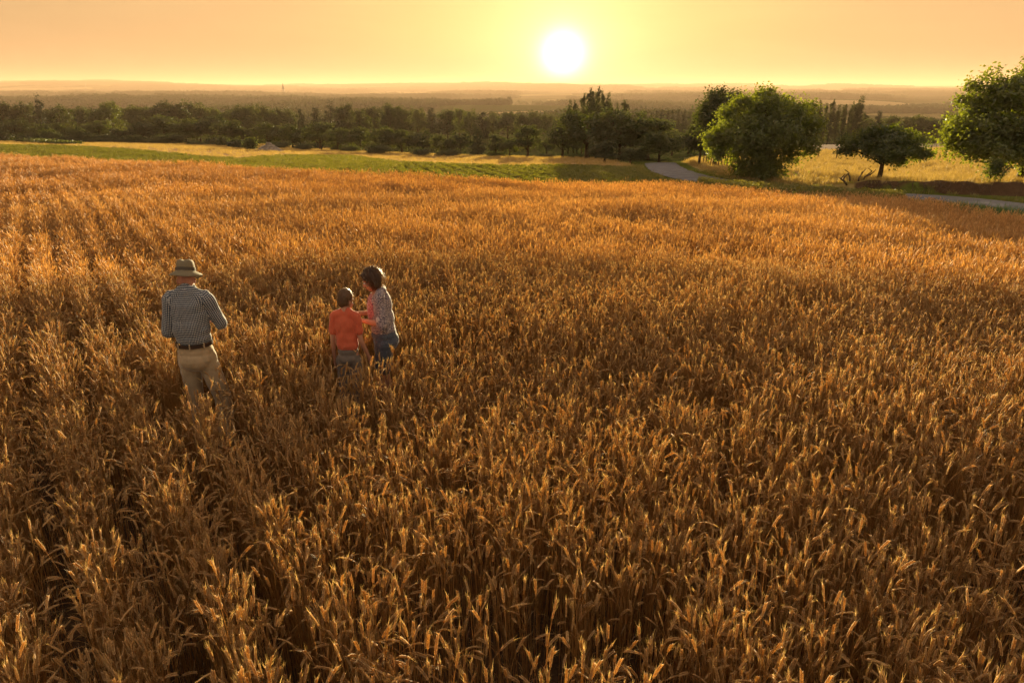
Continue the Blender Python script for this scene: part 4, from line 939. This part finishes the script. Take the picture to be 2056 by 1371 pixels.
def person(body_me, xy, rz, label, scl=(1, 1, 1)):
    o = obj('person', body_me); o.scale = scl; o.location = (xy[0], xy[1], gz(*xy)); o.rotation_euler = (0, 0, rz); tag(o, label, 'person'); return o
def leg(hip, knee, ank, r, s=1.0):
    k, a = np.array(knee, float), np.array(ank, float)
    out = chain([hip, (np.array(hip) * .5 + k * .5) + (0, .01, 0), knee], [r, r * .8, r * .6]) + chain([knee, k * .6 + a * .4 - np.array([0, .015, 0]), ank], [r * .6, r * .6, r * .38])
    out += [cap(a - np.array([0, .03, .01]), a + np.array([0, .13, -.045]), .04 * s, .035 * s, 1, .8), cap(a + np.array([0, .08, -.04]), a + np.array([0, .17, -.055]), .035 * s, .025 * s, 1.1, .7)]
    return out
# --- man, back to us, looking down at the ears in his hands
def man():
    hd, T = head((-.02, .11, 1.575), 1.05, .1, .5)
    Ls, Le, Lw = (-.18, .01, 1.43), (-.24, .0, 1.16), (-.13, .25, 1.10); Rs, Re, Rw = (.18, .01, 1.435), (.275, .06, 1.20), (.17, .28, 1.17)
    torso = [ell((0, .01, 1.32), (.165, .105, .20)), ell((0, 0, 1.12), (.155, .11, .16)), ell((0, 0, .98), (.165, .12, .13)), cap((-.15, 0, 1.43), (.15, 0, 1.435), .055, .055, 1, .9), cap((0, .0, 1.44), (-.01, .09, 1.52), .064, .058)]
    Lhip, Lk, La = (-.09, 0, .93), (-.10, .05, .50), (-.075, .02, .09); Rhip, Rk, Ra = (.09, 0, .93), (.19, .03, .50), (.21, -.10, .09)
    body = hd + torso + chain([Ls, Le, Lw], [.048, .038, .026]) + chain([Rs, Re, Rw], [.048, .038, .026]) + hand(Lw, (.75, .6, -.1), (.4, -.3, .8), 1, 1.05, .5) + hand(Rw, (-.8, .5, -.1), (-.3, -.3, .9), -1, 1.05, .5) + leg(Lhip, Lk, La, .085) + leg(Rhip, Rk, Ra, .085)
    o = person(fuse('person', body, .006, 4, M_skin2), MAN, R(6), 'man seen from behind in straw hat, checked shirt and khaki trousers', (.87, .9, 1.045))
    # shirt
    sp = [ell((0, .005, 1.32), (.195, .135, .215)), ell((-.005, -.005, 1.17), (.190, .142, .19)), ell((0, -.005, 1.10), (.182, .140, .10)), cap((-.15, 0, 1.43), (-.05, 0, 1.485), .072, .07), cap((.15, 0, 1.435), (.05, 0, 1.485), .072, .07), cap((0, .0, 1.47), (-.005, .035, 1.50), .085, .070),
          ] + chain([Ls, Le, (np.array(Le) * .25 + np.array(Lw) * .75)], [.075, .066, .050]) + chain([Rs, Re, (np.array(Re) * .25 + np.array(Rw) * .75)], [.075, .066, .050])
    sm = fuse('shirt', sp, .008, 5, M_ging, (.013, (9, 9, 6)), seed=3)
    wrap_uv(sm, [((0, 0, 1.0), (0, 0, 1.55), .16), (Ls, Le, .055), (Le, Lw, .05), (Rs, Re, .055), (Re, Rw, .05)])
    sh = obj('shirt', sm, o)
    mb = MB(); mb.tube([(.078 * math.cos(a), .03 + .07 * math.sin(a), 1.522 + .012 * math.sin(a)) for a in np.linspace(2.2, 7.2, 18)], .016, 8); cm = mb.mesh('collar', [M_ging], True); wrap_uv(cm, [((0, 0, 1.5), (0, 0, 1.6), .08)]); obj('collar', cm, sh)
    # trousers
    tp = [ell((0, -.01, .98), (.180, .140, .10)), ell((0, -.03, .90), (.178, .145, .11))] + chain([(-.088, -.005, .90), (-.10, .04, .50), (-.08, .0, .11)], [.108, .085, .078]) + chain([(.088, -.005, .90), (.19, .02, .50), (.212, -.11, .11)], [.108, .088, .078])
    tr = obj('trousers', fuse('trousers', tp, .009, 4, M_khaki, (.006, (12, 12, 9)), seed=9), o)
    mb = MB(); P_ = [(.184 * math.cos(a), -.008 + .146 * math.sin(a), 1.045) for a in np.linspace(0, 6.283, 41)]
    V, Q = [], []
    for i, p in enumerate(P_):
        for dz in (-.017, .017): V.append((p[0], p[1], p[2] + dz))
        for dz in (.017, -.017): V.append((p[0] * .97, p[1] * .97, p[2] + dz))
    Q = [(i * 4 + k, i * 4 + (k + 1) % 4, i * 4 + 4 + (k + 1) % 4, i * 4 + 4 + k) for i in range(40) for k in range(4)]
    mb.add(V, None, Q); obj('belt', mb.mesh('belt', [M_belt], False), o)
    for a in (-2.3, -1.57, -.8):
        mb = MB(); mb.box((.189 * math.cos(a), -.008 + .151 * math.sin(a), 1.045), (.012, .012, .055)); obj('belt_loop', mb.mesh('belt_loop', [M_khaki]), tr)
    # hair fringe under the hat, shoes
    obj('hair', fuse('hair', [ell(T((0, -.012, .040)), (.0795, .097, .070))], .006, 2, M_hair_gray, (.003, (60, 60, 20))), o)
    for a in (La, Ra):
        a = np.array(a); obj('shoe', fuse('shoe', [cap(a + (0, -.035, -.04), a + (0, .15, -.05), .048, .045, 1, .9)], .008, 3, M_shoe), o)
    # straw hat: turned profile, brim dipping front and back
    M = np.array(Matrix.Rotation(.1, 3, 'Z') @ Matrix.Rotation(-.26, 3, 'X') @ Matrix.Rotation(.06, 3, 'Y')) * 1.0; c = np.array(T((0, -.008, .082)))
    prof = [(.002, .100), (.040, .103), (.066, .096), (.080, .078), (.088, .045), (.092, .012), (.096, .0), (.118, -.010), (.142, -.021), (.160, -.034), (.159, -.038), (.141, -.026), (.116, -.015), (.094, -.006), (.088, .0)]
    k = 48; V = []
    for r, z in prof:
        for j in range(k):
            a = j / k * 6.2832; dent = -.014 * math.exp(-(r * math.cos(a) / .03) ** 2) * (z > .09); brim = (r > .1) * (-.016 * math.sin(a) ** 2 + .004 * math.sin(3 * a + 1))
            V.append((r * math.cos(a) * .99, r * math.sin(a) * 1.19, z + dent + brim * (r - .09) / .06))
    n = len(prof); Q = [(i * k + j, (i + 1) * k + j, (i + 1) * k + (j + 1) % k, i * k + (j + 1) % k) for i in range(n - 1) for j in range(k)]
    V = np.array(V) @ M.T + c; hm_ = principled('straw_hat', (.3, .25, .15), .8, .2, lambda t: t.ramp(t.n('ShaderNodeTexWave', {'Vector': t.n('ShaderNodeTexCoord').outputs['Object'], 'Scale': 60, 'Distortion': 1.5}, bands_direction='Z').outputs[0], [(0, (.15, .125, .08)), (1, (.27, .225, .14))]))
    mb = MB(); mb.add(V, None, Q); ht = obj('hat', mb.mesh('hat', [hm_], True), o)
    V = []
    for z, g in ((.002, 1.06), (.030, 1.045)):
        for j in range(k): a = j / k * 6.2832; r = .0915 * g; V.append((r * math.cos(a) * .99, r * math.sin(a) * 1.19, z))
    V = np.array(V) @ M.T + c; Q = [(j, k + j, k + (j + 1) % k, (j + 1) % k) for j in range(k)]
    mb = MB(); mb.add(V, None, Q); obj('hat_band', mb.mesh('hat_band', [principled('hat_band', (.10, .085, .065), .8, .2)], True), ht)
man()
# --- boy, back to us, head turned to the woman's hands
def boy():
    hd, T = head((0.005, .05, 1.325), .95, -.5, .35)
    Ls, Lw, Le = (-.135, 0, 1.185), (-.185, .03, .72), (-.17, -.02, .95); Rs, Re, Rw = (.135, 0, 1.185), (.165, .0, .95), (.21, .10, .75)
    Lhip, Lk, La = (-.07, 0, .74), (-.08, .02, .41), (-.08, -.01, .08); Rhip, Rk, Ra = (.07, 0, .74), (.08, .02, .41), (.09, -.02, .08)
    body = hd + [ell((0, 0, 1.08), (.125, .085, .17)), ell((0, 0, .92), (.115, .085, .13)), ell((0, 0, .80), (.125, .09, .09)), cap((-.12, 0, 1.175), (.12, 0, 1.175), .034, .034), cap((0, -.01, 1.19), (0, .025, 1.29), .046, .043)]
    body += chain([Ls, Le, Lw], [.038, .031, .021]) + chain([Rs, Re, Rw], [.038, .031, .021]) + hand(Lw, (-.05, .15, -1), (.9, .2, 0), -1, .85, .3) + hand(Rw, (.2, .35, -.9), (-.9, .3, 0), 1, .85, .3) + leg(Lhip, Lk, La, .065, .85) + leg(Rhip, Rk, Ra, .065, .85)
    o = person(fuse('person', body, .0055, 4, M_skin), BOY, R(-6), 'boy in a coral T-shirt seen from behind, standing close beside the woman', (.83, .88, 1.035))
    sp = [ell((0, 0, 1.10), (.138, .095, .14)), ell((0, 0, .99), (.131, .096, .14)), ell((0, 0, .91), (.136, .100, .085)), cap((-.118, 0, 1.185), (-.04, 0, 1.222), .050, .048), cap((.118, 0, 1.185), (.04, 0, 1.222), .050, .048), cap((-.05, .0, 1.20), (.05, 0, 1.20), .060, .060)]
    sp += [cap(Ls, np.array(Ls) * .42 + np.array(Le) * .58, .049, .053), cap(Rs, np.array(Rs) * .42 + np.array(Re) * .58, .049, .053)]
    obj('t_shirt', fuse('t_shirt', sp, .0075, 5, M_coral, (.008, (12, 12, 9)), seed=5), o)
    tp = [ell((0, -.005, .84), (.124, .094, .07)), ell((0, -.015, .77), (.130, .102, .085))] + chain([(-.07, 0, .74), (-.085, .01, .41), (-.082, -.01, .12)], [.082, .068, .058]) + chain([(.07, 0, .74), (.085, .01, .41), (.09, -.02, .12)], [.082, .068, .058])
    tr = obj('trousers', fuse('trousers', tp, .0085, 4, M_grey, (.008, (10, 10, 12)), seed=2), o)
    hp = [ell(T((0, -.018, .042)), (.083, .094, .080)), ell(T((0, -.042, -.012)), (.072, .062, .06))]
    h = obj('hair', fuse('hair', hp, .005, 2, M_hair_boy, (.004, (70, 70, 25))), o)
    st = strands('hair_strands', T, 1.0, on_ell((0, -.02, .032), (.086, .098, .090), lambda p: p[2] > -.045 and not (p[1] > .05 and p[2] < .06)), 900, .05, .0016, M_hair_boy, 4); obj('hair_strand', st, h)
    for a in (La, Ra):
        a = np.array(a); obj('shoe', fuse('shoe', [cap(a + (0, -.03, -.035), a + (0, .12, -.045), .04, .037, 1, .9)], .008, 3, M_shoe), o)
boy()
# --- woman, turned to the boy, hands held out low with an ear of wheat
def woman():
    hd, T = head((0, .085, 1.475), .98, .0, .48)
    Ls, Le, Lw = (-.15, .0, 1.325), (-.20, -.01, 1.075), (-.07, .235, 1.09); Rs, Re, Rw = (.15, .0, 1.325), (.20, .03, 1.08), (.07, .27, 1.12)
    Lhip, Lk, La = (-.085, 0, .84), (-.08, .05, .46), (-.08, .0, .08); Rhip, Rk, Ra = (.085, 0, .84), (.08, .02, .46), (.09, -.06, .08)
    body = hd + [ell((0, .02, 1.22), (.140, .105, .17)), ell((0, 0, 1.05), (.130, .10, .13)), ell((0, -.015, .90), (.165, .125, .13)), cap((-.13, 0, 1.335), (.13, 0, 1.335), .046, .046), cap((0, -.005, 1.33), (0, .06, 1.44), .047, .044), ell((-.06, .085, 1.22), (.055, .05, .055)), ell((.06, .085, 1.22), (.055, .05, .055))]
    body += chain([Ls, Le, Lw], [.041, .035, .022]) + chain([Rs, Re, Rw], [.041, .035, .022]) + hand(Lw, (.35, .9, .05), (.5, -.2, .7), 1, .92, .45) + hand(Rw, (-.45, .85, 0), (-.2, -.3, .8), -1, .92, .6) + leg(Lhip, Lk, La, .088, .9) + leg(Rhip, Rk, Ra, .088, .9)
    o = person(fuse('person', body, .0055, 4, M_skin), WOMAN, R(98), 'woman with brown bob in flecked blouse and denim shorts, facing the boy', (.92, .90, 1.035))
    eyes(T, o, .98, M_eye, M_iris)
    mb = MB(); V, t_, q = ell((0, 0, 0), (.019, .006, .007), k=12); mb.add(V + np.array(T((0, .0955, -.0535))), t_, q); obj('mouth', mb.mesh('mouth', [principled('lips', (.42, .12, .10), .5, .4)], True), o)
    sp = [ell((0, .0, 1.22), (.170, .130, .17)), ell((0, -.005, 1.08), (.172, .138, .16)), ell((0, -.01, .985), (.174, .142, .09)), cap((-.12, -.005, 1.34), (.12, -.005, 1.34), .058, .058), cap((-.05, -.03, 1.365), (.05, -.03, 1.365), .045, .045)]
    for a, b in ((Ls, Le), (Rs, Re)): sp.append(cap(a, np.array(a) * .06 + np.array(b) * .92, .062, .070))
    bl = obj('blouse', fuse('blouse', sp, .0075, 5, M_blouse, (.012, (9, 9, 5)), seed=8), o)
    fp = [ell((.0, .075, 1.16), (.135, .085, .19))]; obj('blouse_front', fuse('blouse_front', fp, .0075, 3, M_pink, (.008, (9, 9, 5)), seed=1), bl)
    for b in (Le, Re):
        mb = MB(); b = np.array(b); dirv = unit(np.array(b) - np.array(Ls if b[0] < 0 else Rs)); mb.add(*cap(b - dirv * .055, b - dirv * .03, .064, .062, 1, 1)); obj('cuff', mb.mesh('cuff', [M_cuff], True), bl)
    tp = [ell((0, -.015, .92), (.178, .145, .09)), ell((0, -.035, .85), (.180, .150, .11))] + [cap((-.088, -.005, .84), (-.082, .015, .60), .108, .095), cap((.088, -.005, .84), (.088, .0, .60), .108, .095)]
    obj('shorts', fuse('shorts', tp, .0085, 4, M_denim, (.007, (10, 10, 10)), seed=6), o)
    hp = [ell(T((0, -.022, .048)), (.086, .096, .078)), ell(T((0, -.056, -.005)), (.088, .066, .070)), cap(T((.070, -.015, .05)), T((.078, -.03, -.055)), .028, .036), cap(T((-.070, -.015, .05)), T((-.078, -.03, -.055)), .028, .036), cap(T((.045, .055, .088)), T((.074, .035, .03)), .022, .018), cap(T((-.045, .055, .088)), T((-.074, .035, .03)), .022, .018), cap(T((-.03, .06, .09)), T((.03, .06, .09)), .020, .020)]
    h = obj('hair', fuse('hair', hp, .005, 3, M_hair, (.008, (40, 40, 16))), o)
    st = strands('hair_strands', T, 1.0, on_ell((0, -.026, .02), (.100, .108, .110), lambda p: not (p[1] > .04 and p[2] < .075)), 1800, .075, .0017, M_hair, 4); obj('hair_strand', st, h)
    for a in (La, Ra):
        a = np.array(a); obj('shoe', fuse('shoe', [cap(a + (0, -.03, -.035), a + (0, .13, -.045), .042, .038, 1, .9)], .008, 3, M_shoe), o)
    # the ear she holds between her hands
    mb = MB(); rs_ = random.Random(2); stalk(mb, 0, 0, rs_, 2); me = mb.mesh('wheat_ear', [M_straw, M_ear, M_wleaf], True)
    e = obj('wheat_ear', me); Mw = Matrix.Translation((WOMAN[0], WOMAN[1], gz(*WOMAN))) @ Matrix.Rotation(R(98), 4, 'Z') @ Matrix.Translation((.02, .33, 1.13)) @ Matrix.Rotation(R(65), 4, 'X') @ Matrix.Scale(.55, 4) @ Matrix.Translation((0, 0, -.55))
    e.matrix_world = Mw; tag(e, 'single ripe ear of wheat held between the hands of the woman', 'wheat ear')
woman()
# ------------------------------------------------------------------ air
hm, t = mat('haze')
pv = t.n('ShaderNodeVolumePrincipled', {'Color': (.74, .53, .37, 1), 'Density': HAZE_D, 'Anisotropy': .22})
t.n('ShaderNodeOutputMaterial', {'Volume': pv.outputs[0]})
mb = MB(); zmin = -90; zmax = 105
mb.box((0, 0, (zmin + zmax) / 2), (28500, 28500, zmax - zmin)); hz = obj('haze', mb.mesh('haze', [hm])); tag(hz, 'pale golden evening haze hanging over the valley', 'haze', kind='stuff')
